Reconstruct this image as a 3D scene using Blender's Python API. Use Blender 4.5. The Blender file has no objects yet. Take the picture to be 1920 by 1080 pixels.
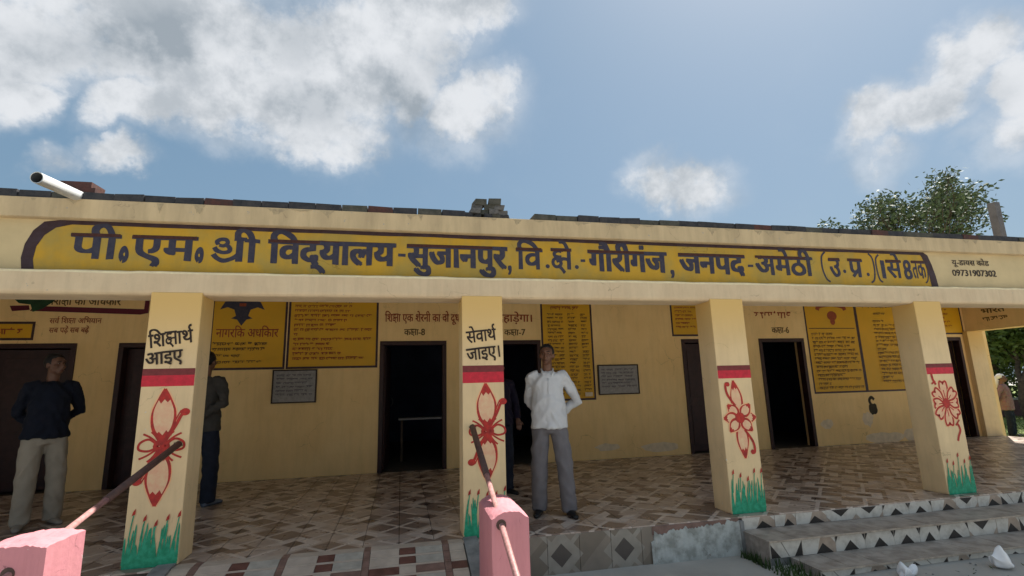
import bpy, bmesh, math, random
from mathutils import Vector, Matrix, noise, Euler
random.seed(7)
S = bpy.context.scene
COL = S.collection
PI = math.pi
# ------------------------------------------------------------------ camera
cam = bpy.data.cameras.new("camera"); co = bpy.data.objects.new("camera", cam); COL.objects.link(co)
cam.sensor_width = 36.0; cam.lens = 943.336 * 36.0 / 1920.0; cam.clip_start = .05; cam.clip_end = 2000
fw = Vector((0.21226249, 0.95819142, 0.19186933)).normalized()
rt = Vector((0.97728822, -0.21033149, -0.02585337)).normalized()
up = rt.cross(fw).normalized()
M = Matrix((rt, up, -fw)).transposed().to_4x4(); M.translation = Vector((0, -4.736, 1.299))
co.matrix_world = M
S.camera = co
# ------------------------------------------------------------------ view
S.view_settings.view_transform = 'Standard'; S.view_settings.look = 'None'
S.view_settings.exposure = 1.2; S.view_settings.gamma = 1.0; S.view_settings.use_curve_mapping = False
S.cycles.max_bounces = 7; S.cycles.diffuse_bounces = 6
# ------------------------------------------------------------------ sun
sdir = Vector((.46, .36, .93)).normalized()
sel = math.asin(sdir.z); saz = math.atan2(sdir.x, sdir.y)
sl = bpy.data.lights.new("sun", 'SUN'); sl.energy = 4.4; sl.angle = math.radians(.6); sl.color = (1, .95, .87)
so = bpy.data.objects.new("sun", sl); COL.objects.link(so); so.location = (5, 5, 20)
so.rotation_euler = sdir.to_track_quat('Z', 'Y').to_euler()
# ------------------------------------------------------------------ world: sky with clouds
W = bpy.data.worlds.new("World"); S.world = W; W.use_nodes = True
nt = W.node_tree; nt.nodes.clear()
def N(t, **k):
    n = nt.nodes.new(t)
    for a, b in k.items(): setattr(n, a, b)
    return n
def L(a, b): nt.links.new(a, b)
def math_(op, a, b=None, c=None, clamp=False):
    n = N('ShaderNodeMath', operation=op); n.use_clamp = clamp
    for i, v in enumerate((a, b, c)):
        if v is None: continue
        if isinstance(v, (int, float)): n.inputs[i].default_value = v
        else: L(v, n.inputs[i])
    return n.outputs[0]
def sstep(x, a, b):
    n = N('ShaderNodeMapRange', interpolation_type='SMOOTHSTEP')
    L(x, n.inputs[0]); n.inputs[1].default_value = a; n.inputs[2].default_value = b
    return n.outputs[0]
tc = N('ShaderNodeTexCoord'); D = tc.outputs['Generated']
sky = N('ShaderNodeTexSky', sky_type='NISHITA'); sky.sun_disc = False
sky.sun_elevation = sel; sky.sun_rotation = saz; sky.air_density = 1.2; sky.dust_density = 2.2; sky.ozone_density = 1.6
def fbm(scale, detail=7, rough=.55, vec=None):
    n = N('ShaderNodeTexNoise'); n.inputs['Scale'].default_value = scale; n.inputs['Detail'].default_value = detail
    n.inputs['Roughness'].default_value = rough; L(vec or D, n.inputs['Vector']); return n
n1 = fbm(5.0, 6, .6)
sub = N('ShaderNodeVectorMath', operation='SUBTRACT'); L(n1.outputs['Color'], sub.inputs[0]); sub.inputs[1].default_value = (.5, .5, .5)
scl = N('ShaderNodeVectorMath', operation='SCALE'); L(sub.outputs[0], scl.inputs[0]); scl.inputs['Scale'].default_value = .17
add = N('ShaderNodeVectorMath', operation='ADD'); L(D, add.inputs[0]); L(scl.outputs[0], add.inputs[1])
DW = add.outputs[0]
CL = [(-0.493, 0.718, 0.492, 0.561, -0.392, 0.366, 0.126, 0.074, 1.0), (-0.343, 0.767, 0.543, 0.603, -0.297, 0.222, 0.174, 0.09, 1.0), (-0.269, 0.837, 0.477, 0.498, -0.061, 0.278, 0.15, 0.067, 1.0), (-0.128, 0.828, 0.547, 0.586, -0.154, 0.052, 0.149, 0.128, 1.0), (-0.183, 0.867, 0.463, 0.488, -0.159, 0.124, 0.113, 0.054, 0.9), (-0.038, 0.794, 0.606, 0.656, -0.111, -0.037, 0.144, 0.074, 1.0), (0.069, 0.765, 0.641, 0.696, -0.045, -0.128, 0.101, 0.045, 1.0), (0.131, 0.85, 0.51, 0.535, -0.007, -0.157, 0.085, 0.075, 1.0), (-0.382, 0.814, 0.438, 0.471, -0.265, 0.306, 0.076, 0.044, 1.0), (-0.52, 0.75, 0.41, 0.451, -0.349, 0.442, 0.043, 0.042, 1.0), (-0.001, 0.832, 0.554, 0.59, -0.082, -0.053, 0.094, 0.097, 0.9), (-0.434, 0.829, 0.352, 0.371, -0.239, 0.39, 0.042, 0.028, 0.8), (-0.496, 0.802, 0.332, 0.351, -0.262, 0.459, 0.032, 0.021, 0.6), (-0.104, 0.889, 0.445, 0.465, -0.113, 0.059, 0.083, 0.042, 0.8), (0.498, 0.789, 0.359, 0.372, 0.145, -0.507, 0.094, 0.041, 0.95), (0.714, 0.582, 0.388, 0.529, 0.692, -0.53, 0.041, 0.064, 0.9), (0.748, 0.532, 0.398, 0.42, -0.215, -1.047, 0.069, 0.042, 1.0), (0.771, 0.471, 0.429, 0.448, -0.144, -1.092, 0.062, 0.039, 1.0), (0.805, 0.459, 0.376, 0.419, 0.394, -0.883, 0.032, 0.049, 1.0), (0.731, 0.599, 0.326, 0.345, 0.267, -0.79, 0.044, 0.041, 0.6), (0.816, 0.484, 0.315, 0.341, 0.341, -0.918, 0.04, 0.051, 0.65), (0.794, 0.504, 0.34, 0.351, -0.151, -1.061, 0.034, 0.03, 0.4)]
DK = [(-0.406, 0.756, 0.513, 0.573, -0.33, 0.287, 0.167, 0.055, 1.0), (-0.176, 0.796, 0.579, 0.631, -0.193, 0.078, 0.075, 0.065, 1.0), (-0.156, 0.857, 0.49, 0.519, -0.154, 0.092, 0.097, 0.053, 1.0), (0.019, 0.86, 0.51, 0.536, -0.065, -0.06, 0.068, 0.083, 0.9), (0.064, 0.812, 0.58, 0.62, -0.047, -0.111, 0.057, 0.052, 0.8), (-0.328, 0.793, 0.513, 0.561, -0.271, 0.226, 0.036, 0.023, 0.8), (0.791, 0.489, 0.369, 0.38, -0.119, -1.064, 0.051, 0.029, 0.6)]
def blobs(lst, grow, soft):
    acc = None
    for (cx, cy, cz, ex, ey, ez, a, b, s) in lst:
        m = N('ShaderNodeMapping', vector_type='TEXTURE'); L(DW, m.inputs[0])
        m.inputs['Location'].default_value = (cx, cy, cz); m.inputs['Rotation'].default_value = (ex, ey, ez)
        m.inputs['Scale'].default_value = (a * grow, .8, b * grow)
        ln = N('ShaderNodeVectorMath', operation='LENGTH'); L(m.outputs[0], ln.inputs[0])
        mr = N('ShaderNodeMapRange', interpolation_type='SMOOTHSTEP'); L(ln.outputs['Value'], mr.inputs[0])
        mr.inputs[1].default_value = soft; mr.inputs[2].default_value = 1.15; mr.inputs[3].default_value = s; mr.inputs[4].default_value = 0
        acc = mr.outputs[0] if acc is None else math_('MAXIMUM', acc, mr.outputs[0])
    return acc
cov = blobs(CL, 1.5, .12)
# the same kind of broken cloud carries on over the rest of the sky
n2 = fbm(2.3, 6, .55)
dt = N('ShaderNodeVectorMath', operation='DOT_PRODUCT'); L(D, dt.inputs[0]); dt.inputs[1].default_value = tuple(fw)
rest = math_('MULTIPLY', sstep(n2.outputs['Fac'], .47, .62), sstep(dt.outputs['Value'], .66, .42))
cov = math_('MAXIMUM', cov, rest)
n3 = fbm(11.0, 12, .66)
dens = math_('ADD', cov, math_('MULTIPLY', math_('SUBTRACT', n3.outputs['Fac'], .5), 1.45))
dens = sstep(dens, .14, .80)
dens = math_('MULTIPLY', dens, math_('MINIMUM', math_('MULTIPLY', cov, 3.0), 1.0), clamp=True)
veil = math_('MULTIPLY', sstep(math_('ADD', cov, math_('MULTIPLY', math_('SUBTRACT', n1.outputs['Fac'], .5), .5)), .0, .55), .42)
dens = math_('MAXIMUM', dens, veil)
dark = blobs(DK, 1.1, .1)
n4 = fbm(7.0, 9, .6)
dark = math_('ADD', math_('MULTIPLY', dark, .5), math_('MULTIPLY', sstep(n4.outputs['Fac'], .40, .62), .68), clamp=True)
ccol = N('ShaderNodeMixRGB'); L(dark, ccol.inputs[0]); ccol.inputs[1].default_value = (.455, .47, .49, 1); ccol.inputs[2].default_value = (.20, .23, .26, 1)
# thin summer haze over the clear sky
skm = N('ShaderNodeVectorMath', operation='SCALE'); L(sky.outputs[0], skm.inputs[0]); skm.inputs['Scale'].default_value = .055
hz = N('ShaderNodeMixRGB'); hz.inputs[0].default_value = .55; L(skm.outputs[0], hz.inputs[1]); hz.inputs[2].default_value = (.128, .225, .315, 1)
mix = N('ShaderNodeMixRGB'); L(dens, mix.inputs[0]); L(hz.outputs[0], mix.inputs[1]); L(ccol.outputs[0], mix.inputs[2])
bg = N('ShaderNodeBackground'); L(mix.outputs[0], bg.inputs[0]); bg.inputs[1].default_value = .75
L(bg.outputs[0], N('ShaderNodeOutputWorld').inputs[0])
# ------------------------------------------------------------------ material helpers
MATS = {}
def material(name, c, rough=.8, var=.12, scale=3.0, bump=.0, bscale=40.0, c2=None, spec=.3, metal=0.0, thr=(.35, .7), stretch=None, streak=0.0, chips=None):
    if name in MATS: return MATS[name]
    m = bpy.data.materials.new(name); m.use_nodes = True; t = m.node_tree
    b = t.nodes['Principled BSDF']; b.inputs['Roughness'].default_value = rough
    b.inputs['Specular IOR Level'].default_value = spec; b.inputs['Metallic'].default_value = metal
    geo = t.nodes.new('ShaderNodeNewGeometry'); pos = geo.outputs['Position']
    if stretch:
        mp = t.nodes.new('ShaderNodeMapping'); mp.inputs['Scale'].default_value = stretch; t.links.new(pos, mp.inputs[0]); pos = mp.outputs[0]
    n = t.nodes.new('ShaderNodeTexNoise'); n.inputs['Scale'].default_value = scale; n.inputs['Detail'].default_value = 8; n.inputs['Roughness'].default_value = .62
    t.links.new(pos, n.inputs['Vector'])
    mr = t.nodes.new('ShaderNodeMapRange'); t.links.new(n.outputs['Fac'], mr.inputs[0]); mr.inputs[1].default_value = thr[0]; mr.inputs[2].default_value = thr[1]
    mx = t.nodes.new('ShaderNodeMixRGB'); t.links.new(mr.outputs[0], mx.inputs[0])
    mx.inputs[1].default_value = (*c, 1)
    c2 = c2 or tuple(v * (1 - var * 1.6) for v in c); mx.inputs[2].default_value = (*c2, 1)
    outc = mx.outputs[0]
    if streak or chips:
        mp2 = t.nodes.new('ShaderNodeMapping'); mp2.inputs['Scale'].default_value = (9, 9, 1.3); t.links.new(geo.outputs['Position'], mp2.inputs[0])
        ns = t.nodes.new('ShaderNodeTexNoise'); ns.inputs['Scale'].default_value = 1.0; ns.inputs['Detail'].default_value = 9; ns.inputs['Roughness'].default_value = .7; t.links.new(mp2.outputs[0], ns.inputs['Vector'])
        m1 = t.nodes.new('ShaderNodeMapRange'); t.links.new(ns.outputs['Fac'], m1.inputs[0]); m1.inputs[1].default_value = .45; m1.inputs[2].default_value = .75; m1.inputs[4].default_value = streak
        x1 = t.nodes.new('ShaderNodeMixRGB'); t.links.new(m1.outputs[0], x1.inputs[0]); t.links.new(outc, x1.inputs[1]); x1.inputs[2].default_value = (*tuple(v * .45 for v in c), 1); outc = x1.outputs[0]
        # hairline cracks
        wv = t.nodes.new('ShaderNodeTexNoise'); wv.inputs['Scale'].default_value = 2.2; wv.inputs['Detail'].default_value = 8; t.links.new(geo.outputs['Position'], wv.inputs['Vector'])
        av = t.nodes.new('ShaderNodeMixRGB'); av.inputs[0].default_value = .35; t.links.new(geo.outputs['Position'], av.inputs[1]); t.links.new(wv.outputs['Color'], av.inputs[2])
        vo = t.nodes.new('ShaderNodeTexVoronoi'); vo.feature = 'DISTANCE_TO_EDGE'; vo.inputs['Scale'].default_value = 2.0; t.links.new(av.outputs[0], vo.inputs['Vector'])
        lt = t.nodes.new('ShaderNodeMath'); lt.operation = 'LESS_THAN'; t.links.new(vo.outputs['Distance'], lt.inputs[0]); lt.inputs[1].default_value = .0035
        gt = t.nodes.new('ShaderNodeMapRange'); t.links.new(n.outputs['Fac'], gt.inputs[0]); gt.inputs[1].default_value = .52; gt.inputs[2].default_value = .60; gt.inputs[4].default_value = .5
        mu = t.nodes.new('ShaderNodeMath'); mu.operation = 'MULTIPLY'; t.links.new(lt.outputs[0], mu.inputs[0]); t.links.new(gt.outputs[0], mu.inputs[1])
        x2 = t.nodes.new('ShaderNodeMixRGB'); t.links.new(mu.outputs[0], x2.inputs[0]); t.links.new(outc, x2.inputs[1]); x2.inputs[2].default_value = (*tuple(v * .35 for v in c), 1); outc = x2.outputs[0]
        if chips:
            nc = t.nodes.new('ShaderNodeTexNoise'); nc.inputs['Scale'].default_value = 16; nc.inputs['Detail'].default_value = 10; nc.inputs['Roughness'].default_value = .7; t.links.new(geo.outputs['Position'], nc.inputs['Vector'])
            m3 = t.nodes.new('ShaderNodeMapRange'); t.links.new(nc.outputs['Fac'], m3.inputs[0]); m3.inputs[1].default_value = .655; m3.inputs[2].default_value = .675
            x3 = t.nodes.new('ShaderNodeMixRGB'); t.links.new(m3.outputs[0], x3.inputs[0]); t.links.new(outc, x3.inputs[1]); x3.inputs[2].default_value = (*chips, 1); outc = x3.outputs[0]
    t.links.new(outc, b.inputs['Base Color'])
    if bump:
        n5 = t.nodes.new('ShaderNodeTexNoise'); n5.inputs['Scale'].default_value = bscale; n5.inputs['Detail'].default_value = 6; t.links.new(geo.outputs['Position'], n5.inputs['Vector'])
        bp = t.nodes.new('ShaderNodeBump'); bp.inputs['Strength'].default_value = bump; bp.inputs['Distance'].default_value = .01
        t.links.new(n5.outputs['Fac'], bp.inputs['Height']); t.links.new(bp.outputs[0], b.inputs['Normal'])
    MATS[name] = m; return m
def tile_material(name, dark, light, mid, brown, period, axis='xy', off=(0, 0), rough=.35, hi=.34, dk=.165, cr=.86):
    """printed ceramic tile: dark lozenges, pale bands and brown hexagons, in world metres"""
    m = bpy.data.materials.new(name); m.use_nodes = True; t = m.node_tree; b = t.nodes['Principled BSDF']
    geo = t.nodes.new('ShaderNodeNewGeometry'); sp = t.nodes.new('ShaderNodeSeparateXYZ'); t.links.new(geo.outputs['Position'], sp.inputs[0])
    def mt(op, a, bb=None, clamp=False):
        n = t.nodes.new('ShaderNodeMath'); n.operation = op; n.use_clamp = clamp
        for i, v in enumerate((a, bb)):
            if v is None: continue
            if isinstance(v, (int, float)): n.inputs[i].default_value = v
            else: t.links.new(v, n.inputs[i])
        return n.outputs[0]
    u = mt('ADD', mt('DIVIDE', sp.outputs[0], period), off[0])
    v = mt('ADD', mt('DIVIDE', sp.outputs['XYZ'.index(axis[1].upper())], period), off[1])
    du = mt('ABSOLUTE', mt('SUBTRACT', mt('FRACT', u), .5)); dv = mt('ABSOLUTE', mt('SUBTRACT', mt('FRACT', v), .5))
    f = mt('ADD', du, dv)
    nz = t.nodes.new('ShaderNodeTexNoise'); nz.inputs['Scale'].default_value = 9; nz.inputs['Detail'].default_value = 8; t.links.new(geo.outputs['Position'], nz.inputs['Vector'])
    # rows shift the tone so neighbouring shapes differ, as on the printed tiles
    fu = mt('FLOOR', mt('MULTIPLY', mt('ADD', u, v), 2.0)); fv = mt('FLOOR', mt('MULTIPLY', mt('SUBTRACT', u, v), 2.0))
    cv = t.nodes.new('ShaderNodeCombineXYZ'); t.links.new(fu, cv.inputs[0]); t.links.new(fv, cv.inputs[1])
    wn = t.nodes.new('ShaderNodeTexWhiteNoise'); t.links.new(cv.outputs[0], wn.inputs['Vector'])
    def mixc(fac, a, bb):
        n = t.nodes.new('ShaderNodeMixRGB'); t.links.new(fac, n.inputs[0])
        for i, q in ((1, a), (2, bb)):
            if isinstance(q, tuple): n.inputs[i].default_value = (*q, 1)
            else: t.links.new(q, n.inputs[i])
        return n.outputs[0]
    if axis == 'xy':
        c2_ = t.nodes.new('ShaderNodeCombineXYZ'); t.links.new(mt('FLOOR', mt('MULTIPLY', u, 2.0)), c2_.inputs[0]); t.links.new(mt('FLOOR', mt('MULTIPLY', v, 2.0)), c2_.inputs[1])
        w2 = t.nodes.new('ShaderNodeTexWhiteNoise'); t.links.new(c2_.outputs[0], w2.inputs['Vector']); keep = mt('GREATER_THAN', w2.outputs['Value'], .34)
    base = mixc(mt('GREATER_THAN', wn.outputs['Value'], .5), mid, brown)
    lf = mt('LESS_THAN', f, hi)
    if axis == 'xy': lf = mt('MULTIPLY', lf, keep)
    c = mixc(lf, base, light)
    c = mixc(mt('LESS_THAN', f, dk), c, dark)
    c = mixc(mt('GREATER_THAN', f, cr), c, dark)
    band = mt('MULTIPLY', mt('LESS_THAN', mt('ABSOLUTE', mt('SUBTRACT', du, dv)), .045 if hi < .45 else -1), mt('GREATER_THAN', f, hi))
    c = mixc(band, c, light)
    dirt = mt('MULTIPLY', mt('SUBTRACT', nz.outputs['Fac'], .35), 1.0, True)
    c = mixc(dirt, c, tuple(.5 * (a + bb) * .62 for a, bb in zip(mid, brown)))
    t.links.new(c, b.inputs['Base Color'])
    rr = mt('ADD', mt('MULTIPLY', nz.outputs['Fac'], .4), rough - .15); t.links.new(rr, b.inputs['Roughness'])
    MATS[name] = m; return m
BEIGE = (.60, .42, .19)
M_wall = material('wall_paint', (.82, .58, .27), .75, .12, 1.3, .2, 25, c2=(.75, .51, .22), streak=.22)
M_col = material('column_paint', (.78, .585, .33), .6, .06, 2.0, .1, 20, c2=(.66, .49, .28), streak=.28, chips=(.62, .60, .55))
def ochre_top():
    # column colour shifts smoothly from pale below to ochre at the top
    t = M_col.node_tree; b = t.nodes['Principled BSDF']; old = b.inputs['Base Color'].links[0].from_socket
    g = t.nodes.new('ShaderNodeNewGeometry'); sp = t.nodes.new('ShaderNodeSeparateXYZ'); t.links.new(g.outputs['Position'], sp.inputs[0])
    mr = t.nodes.new('ShaderNodeMapRange'); mr.interpolation_type = 'SMOOTHSTEP'; t.links.new(sp.outputs[2], mr.inputs[0]); mr.inputs[1].default_value = 1.45; mr.inputs[2].default_value = 2.15
    mx = t.nodes.new('ShaderNodeMixRGB'); t.links.new(mr.outputs[0], mx.inputs[0]); t.links.new(old, mx.inputs[1]); mx.inputs[2].default_value = (.66, .43, .15, 1); t.links.new(mx.outputs[0], b.inputs['Base Color'])
ochre_top()
M_beam = material('beam_paint', (.66, .52, .34), .7, .1, 2.6, .15, 22, c2=(.58, .44, .28), streak=.30, chips=(.40, .36, .30))
M_fasc = material('fascia_paint', (.60, .46, .27), .8, .12, 4.0, .2, 18, c2=(.46, .35, .21), stretch=(1, 1, .35), streak=.45, chips=(.33, .31, .28))
M_yel = material('sign_yellow', (.50, .29, .022), .55, .15, 3.5, .12, 20, c2=(.38, .26, .05), thr=(.4, .62), streak=.25)
M_cream = material('cream_paint', (.60, .47, .26), .7, .1, 3, .1)
M_navy = material('navy_paint', (.028, .026, .05), .5, .3, 25, c2=(.05, .045, .06))
M_brownl = material('headline_brown_paint', (.07, .02, .012), .5, .3, 30)
M_border = material('border_maroon_paint', (.035, .014, .012), .5, .3, 12, c2=(.05, .03, .04))
M_black = material('black_paint', (.03, .016, .01), .5, .2, 30)
M_red = material('red_paint', (.62, .022, .045), .5, .2, 20, c2=(.40, .018, .03))
M_red2 = material('dull_red_paint', (.20, .035, .035), .6, .2, 30)
M_flow = material('flower_red_paint', (.52, .032, .022), .55, .3, 24, c2=(.24, .02, .018))
M_wash = material('orange_wash_paint', (.80, .40, .20), .6, .3, 20, c2=(.78, .50, .28))
M_pinkfill = material('petal_pink_wash', (.72, .38, .24), .6, .25, 16, c2=(.74, .55, .32))
M_green = material('green_paint', (.012, .25, .13), .5, .3, 25, c2=(.03, .36, .21), thr=(.42, .62))
M_maroon = material('maroon_paint', (.11, .006, .02), .55, .2, 9)
M_redtxt = material('brick_red_letter_paint', (.30, .06, .02), .6, .2, 30)
M_brdy = material('board_yellow_paint', (.64, .34, .012), .5, .12, 2.5, .05, c2=(.56, .32, .016))
M_dkwood = material('door_frame_paint', (.040, .014, .012), .5, .3, 10)
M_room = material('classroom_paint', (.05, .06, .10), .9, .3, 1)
M_slab = material('marble_plaque', (.30, .28, .26), .4, .2, 20)
M_cement = material('bare_cement', (.27, .27, .26), .9, .3, 6, .3, 30)
M_whitew = material('peeling_whitewash', (.50, .52, .49), .85, .3, 9, .8, 30, c2=(.30, .31, .28), thr=(.42, .62), streak=.3, chips=(.16, .13, .10))
M_pink = material('pink_paint', (.56, .235, .26), .7, .14, 8, .3, 25, c2=(.54, .22, .25), streak=.25, chips=(.62, .50, .48))
M_rustshade = material('shaded_rusty_pipe', (.10, .052, .042), .55, .4, 30, .2, c2=(.06, .035, .03))
M_pinkpipe = material('pink_painted_pipe', (.46, .24, .23), .5, .3, 40, .2, 60, c2=(.22, .11, .09), thr=(.4, .75))
M_pvc = material('white_plastic_pipe', (.66, .68, .68), .4, .08, 10)
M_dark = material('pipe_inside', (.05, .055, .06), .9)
M_ground = material('dusty_concrete_ground', (.42, .405, .37), .95, .3, 1.6, .6, 14, c2=(.33, .32, .29))
M_grass = material('grass_green', (.14, .20, .05), .9, .3, 1.1, c2=(.20, .22, .07))
M_blade = material('grass_blade', (.05, .09, .025), .8, .3, 6)
M_bag = material('white_plastic_bag', (.75, .77, .80), .4, .05)
M_grey = material('grey_metal_post', (.12, .12, .13), .6, .2, 8)
M_soot = material('dark_smudge', (.055, .045, .03), .9, .3, 30)
M_pale = material('bare_plaster', (.72, .58, .40), .9, .15, 12)
M_grout = material('grout_bed', (.10, .085, .07), .95, .2, 8)
M_wood = material('desk_wood', (.13, .08, .05), .6, .3, 12)
M_leafA = material('leaf_green', (.050, .085, .022), .6, .5, .6, c2=(.095, .13, .035), thr=(.4, .6))
M_leafB = material('leaf_bright_green', (.10, .14, .03), .6, .4, .6, c2=(.045, .08, .02), thr=(.4, .6))
M_leafC = material('feathery_leaf_green', (.10, .14, .07), .6, .4, .8, c2=(.07, .10, .05))
M_bark = material('bark', (.10, .075, .055), .9, .4, 8)
BR = [material('roof_brick_%s' % n, c, .95, .35, 14, .5, 40, c2=c2) for n, c, c2 in (('charcoal', (.030, .032, .038), (.06, .058, .06)), ('red', (.10, .042, .035), (.05, .036, .034)), ('mossy', (.05, .052, .042), (.10, .095, .08)), ('grey', (.15, .145, .14), (.07, .07, .07)))]
M_floor = tile_material('floor_tile', (.12, .085, .070), (.62, .53, .46), (.47, .375, .31), (.23, .165, .13), .60, 'xy', rough=.27, hi=.40)
M_riser = tile_material('riser_tile', (.075, .062, .055), (.33, .30, .25), (.25, .21, .165), (.20, .165, .125), .60, 'xz', off=(.155, .80), rough=.4)
M_srA = tile_material('step_riser_tile_a', (.05, .042, .036), (.66, .62, .55), (.55, .50, .43), (.40, .31, .24), .50, 'xz', off=(.1, .74), rough=.45, hi=.47, dk=.20, cr=.80)
M_srB = tile_material('step_riser_tile_b', (.05, .042, .036), (.66, .62, .55), (.55, .50, .43), (.42, .33, .25), .44, 'xz', off=(.35, .16), rough=.45, hi=.47, dk=.20, cr=.80)
M_srC = tile_material('step_riser_tile_c', (.05, .042, .036), (.52, .47, .40), (.50, .45, .38), (.35, .27, .2), .55, 'xz', off=(.7, .55), rough=.45, hi=.47, dk=.20, cr=.80)
M_tread = material('tread_tile', (.40, .355, .31), .5, .25, 7, .1, 30, c2=(.24, .21, .18), thr=(.4, .62))
M_rampL = material('ramp_tile_light', (.52, .44, .36), .45, .25, 7, c2=(.40, .33, .27))
M_rampD = material('ramp_tile_dark', (.17, .075, .06), .45, .3, 9)
M_rampB = material('ramp_tile_brown', (.26, .16, .13), .45, .3, 9)
M_rampG = material('ramp_tile_grey_green', (.46, .43, .37), .45, .2, 9)
TS = bpy.data.scenes.new('workbench')   # empty side scene used only to evaluate letters and remeshed cloth quickly
# ------------------------------------------------------------------ mesh helpers
class MB:
    def __init__(s): s.v = []; s.f = []; s.m = []
    def face(s, pts, mi=0):
        k = len(s.v); s.v += [tuple(p) for p in pts]; s.f.append(tuple(range(k, k + len(pts)))); s.m.append(mi)
    def box(s, a, b, mi=0, jit=0):
        (x0, y0, z0), (x1, y1, z1) = a, b
        k = len(s.v)
        for p in ((x0, y0, z0), (x1, y0, z0), (x1, y1, z0), (x0, y1, z0), (x0, y0, z1), (x1, y0, z1), (x1, y1, z1), (x0, y1, z1)):
            s.v.append(tuple(q + random.uniform(-jit, jit) for q in p))
        for f in ((0, 3, 2, 1), (4, 5, 6, 7), (0, 1, 5, 4), (1, 2, 6, 5), (2, 3, 7, 6), (3, 0, 4, 7)):
            s.f.append(tuple(k + i for i in f)); s.m.append(mi)
    def tube(s, pts, rad, n=12, mi=0, caps=True, sx=1.0):
        pts = [Vector(p) for p in pts]; k0 = len(s.v); R = rad if isinstance(rad, (list, tuple)) else [rad] * len(pts)
        ref = None
        for i, p in enumerate(pts):
            d = (pts[min(i + 1, len(pts) - 1)] - pts[max(i - 1, 0)]).normalized()
            if ref is None:
                ref = d.cross(Vector((0, 1, 0)) if abs(d.y) < .9 else Vector((1, 0, 0))).normalized()
            ref = (ref - d * ref.dot(d)).normalized(); w = d.cross(ref)
            for j in range(n):
                a = 2 * PI * j / n; s.v.append(tuple(p + (ref * math.cos(a) * sx + w * math.sin(a)) * R[i]))
        for i in range(len(pts) - 1):
            for j in range(n):
                a = k0 + i * n + j; b = k0 + i * n + (j + 1) % n
                s.f.append((a, b, b + n, a + n)); s.m.append(mi)
        if caps:
            s.f.append(tuple(k0 + j for j in reversed(range(n)))); s.m.append(mi)
            e = k0 + (len(pts) - 1) * n; s.f.append(tuple(e + j for j in range(n))); s.m.append(mi)
    def rings(s, rs, n=20, mi=0, pw=2.0):
        """stack of horizontal ellipses (centre, rx, ry)"""
        k0 = len(s.v)
        for c, rx, ry in rs:
            for j in range(n):
                a = 2 * PI * j / n; ca, sa = math.cos(a), math.sin(a)
                e = 2.0 / pw
                s.v.append((c[0] + rx * math.copysign(abs(ca) ** e, ca), c[1] + ry * math.copysign(abs(sa) ** e, sa), c[2]))
        for i in range(len(rs) - 1):
            for j in range(n):
                a = k0 + i * n + j; b = k0 + i * n + (j + 1) % n
                s.f.append((a, b, b + n, a + n)); s.m.append(mi)
        s.f.append(tuple(k0 + j for j in reversed(range(n)))); s.m.append(mi)
        e = k0 + (len(rs) - 1) * n; s.f.append(tuple(e + j for j in range(n))); s.m.append(mi)
    def ball(s, c, r, n=14, m=9, mi=0):
        rx, ry, rz = r if isinstance(r, (tuple, list)) else (r, r, r)
        k0 = len(s.v); s.v.append((c[0], c[1], c[2] - rz))
        for i in range(1, m):
            t = -PI / 2 + PI * i / m
            for j in range(n):
                a = 2 * PI * j / n; s.v.append((c[0] + rx * math.cos(t) * math.cos(a), c[1] + ry * math.cos(t) * math.sin(a), c[2] + rz * math.sin(t)))
        s.v.append((c[0], c[1], c[2] + rz)); e = len(s.v) - 1
        for j in range(n):
            s.f.append((k0, k0 + 1 + (j + 1) % n, k0 + 1 + j)); s.m.append(mi)
            b = k0 + 1 + (m - 2) * n; s.f.append((e, b + j, b + (j + 1) % n)); s.m.append(mi)
        for i in range(m - 2):
            for j in range(n):
                a = k0 + 1 + i * n + j; b = k0 + 1 + i * n + (j + 1) % n
                s.f.append((a, b, b + n, a + n)); s.m.append(mi)
    def mesh(s, name, mats, smooth=False):
        me = bpy.data.meshes.new(name); me.from_pydata(s.v, [], s.f)
        for m in (mats if isinstance(mats, (list, tuple)) else [mats]): me.materials.append(m)
        me.polygons.foreach_set('material_index', s.m)
        if smooth: me.polygons.foreach_set('use_smooth', [True] * len(s.f))
        me.update(); return me
def link(name, me, parent=None, loc=None, **props):
    o = bpy.data.objects.new(name, me); COL.objects.link(o)
    if parent: o.parent = parent
    if loc: o.location = loc
    for k, v in props.items(): o[k] = v
    return o
def part(name, mb, mats, parent=None, smooth=False, bevel=0, **props):
    o = link(name, mb.mesh(name, mats, smooth), parent, **props)
    if bevel:
        b = o.modifiers.new('bevel', 'BEVEL'); b.width = bevel; b.segments = 3; b.limit_method = 'ANGLE'
    return o
def thing(name, label, cat, loc=(0, 0, 0), rz=0, group=None):
    o = link(name, None, None, loc, label=label, category=cat); o.rotation_euler = (0, 0, rz)
    o.empty_display_size = .2
    if group: o['group'] = group
    return o
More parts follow.
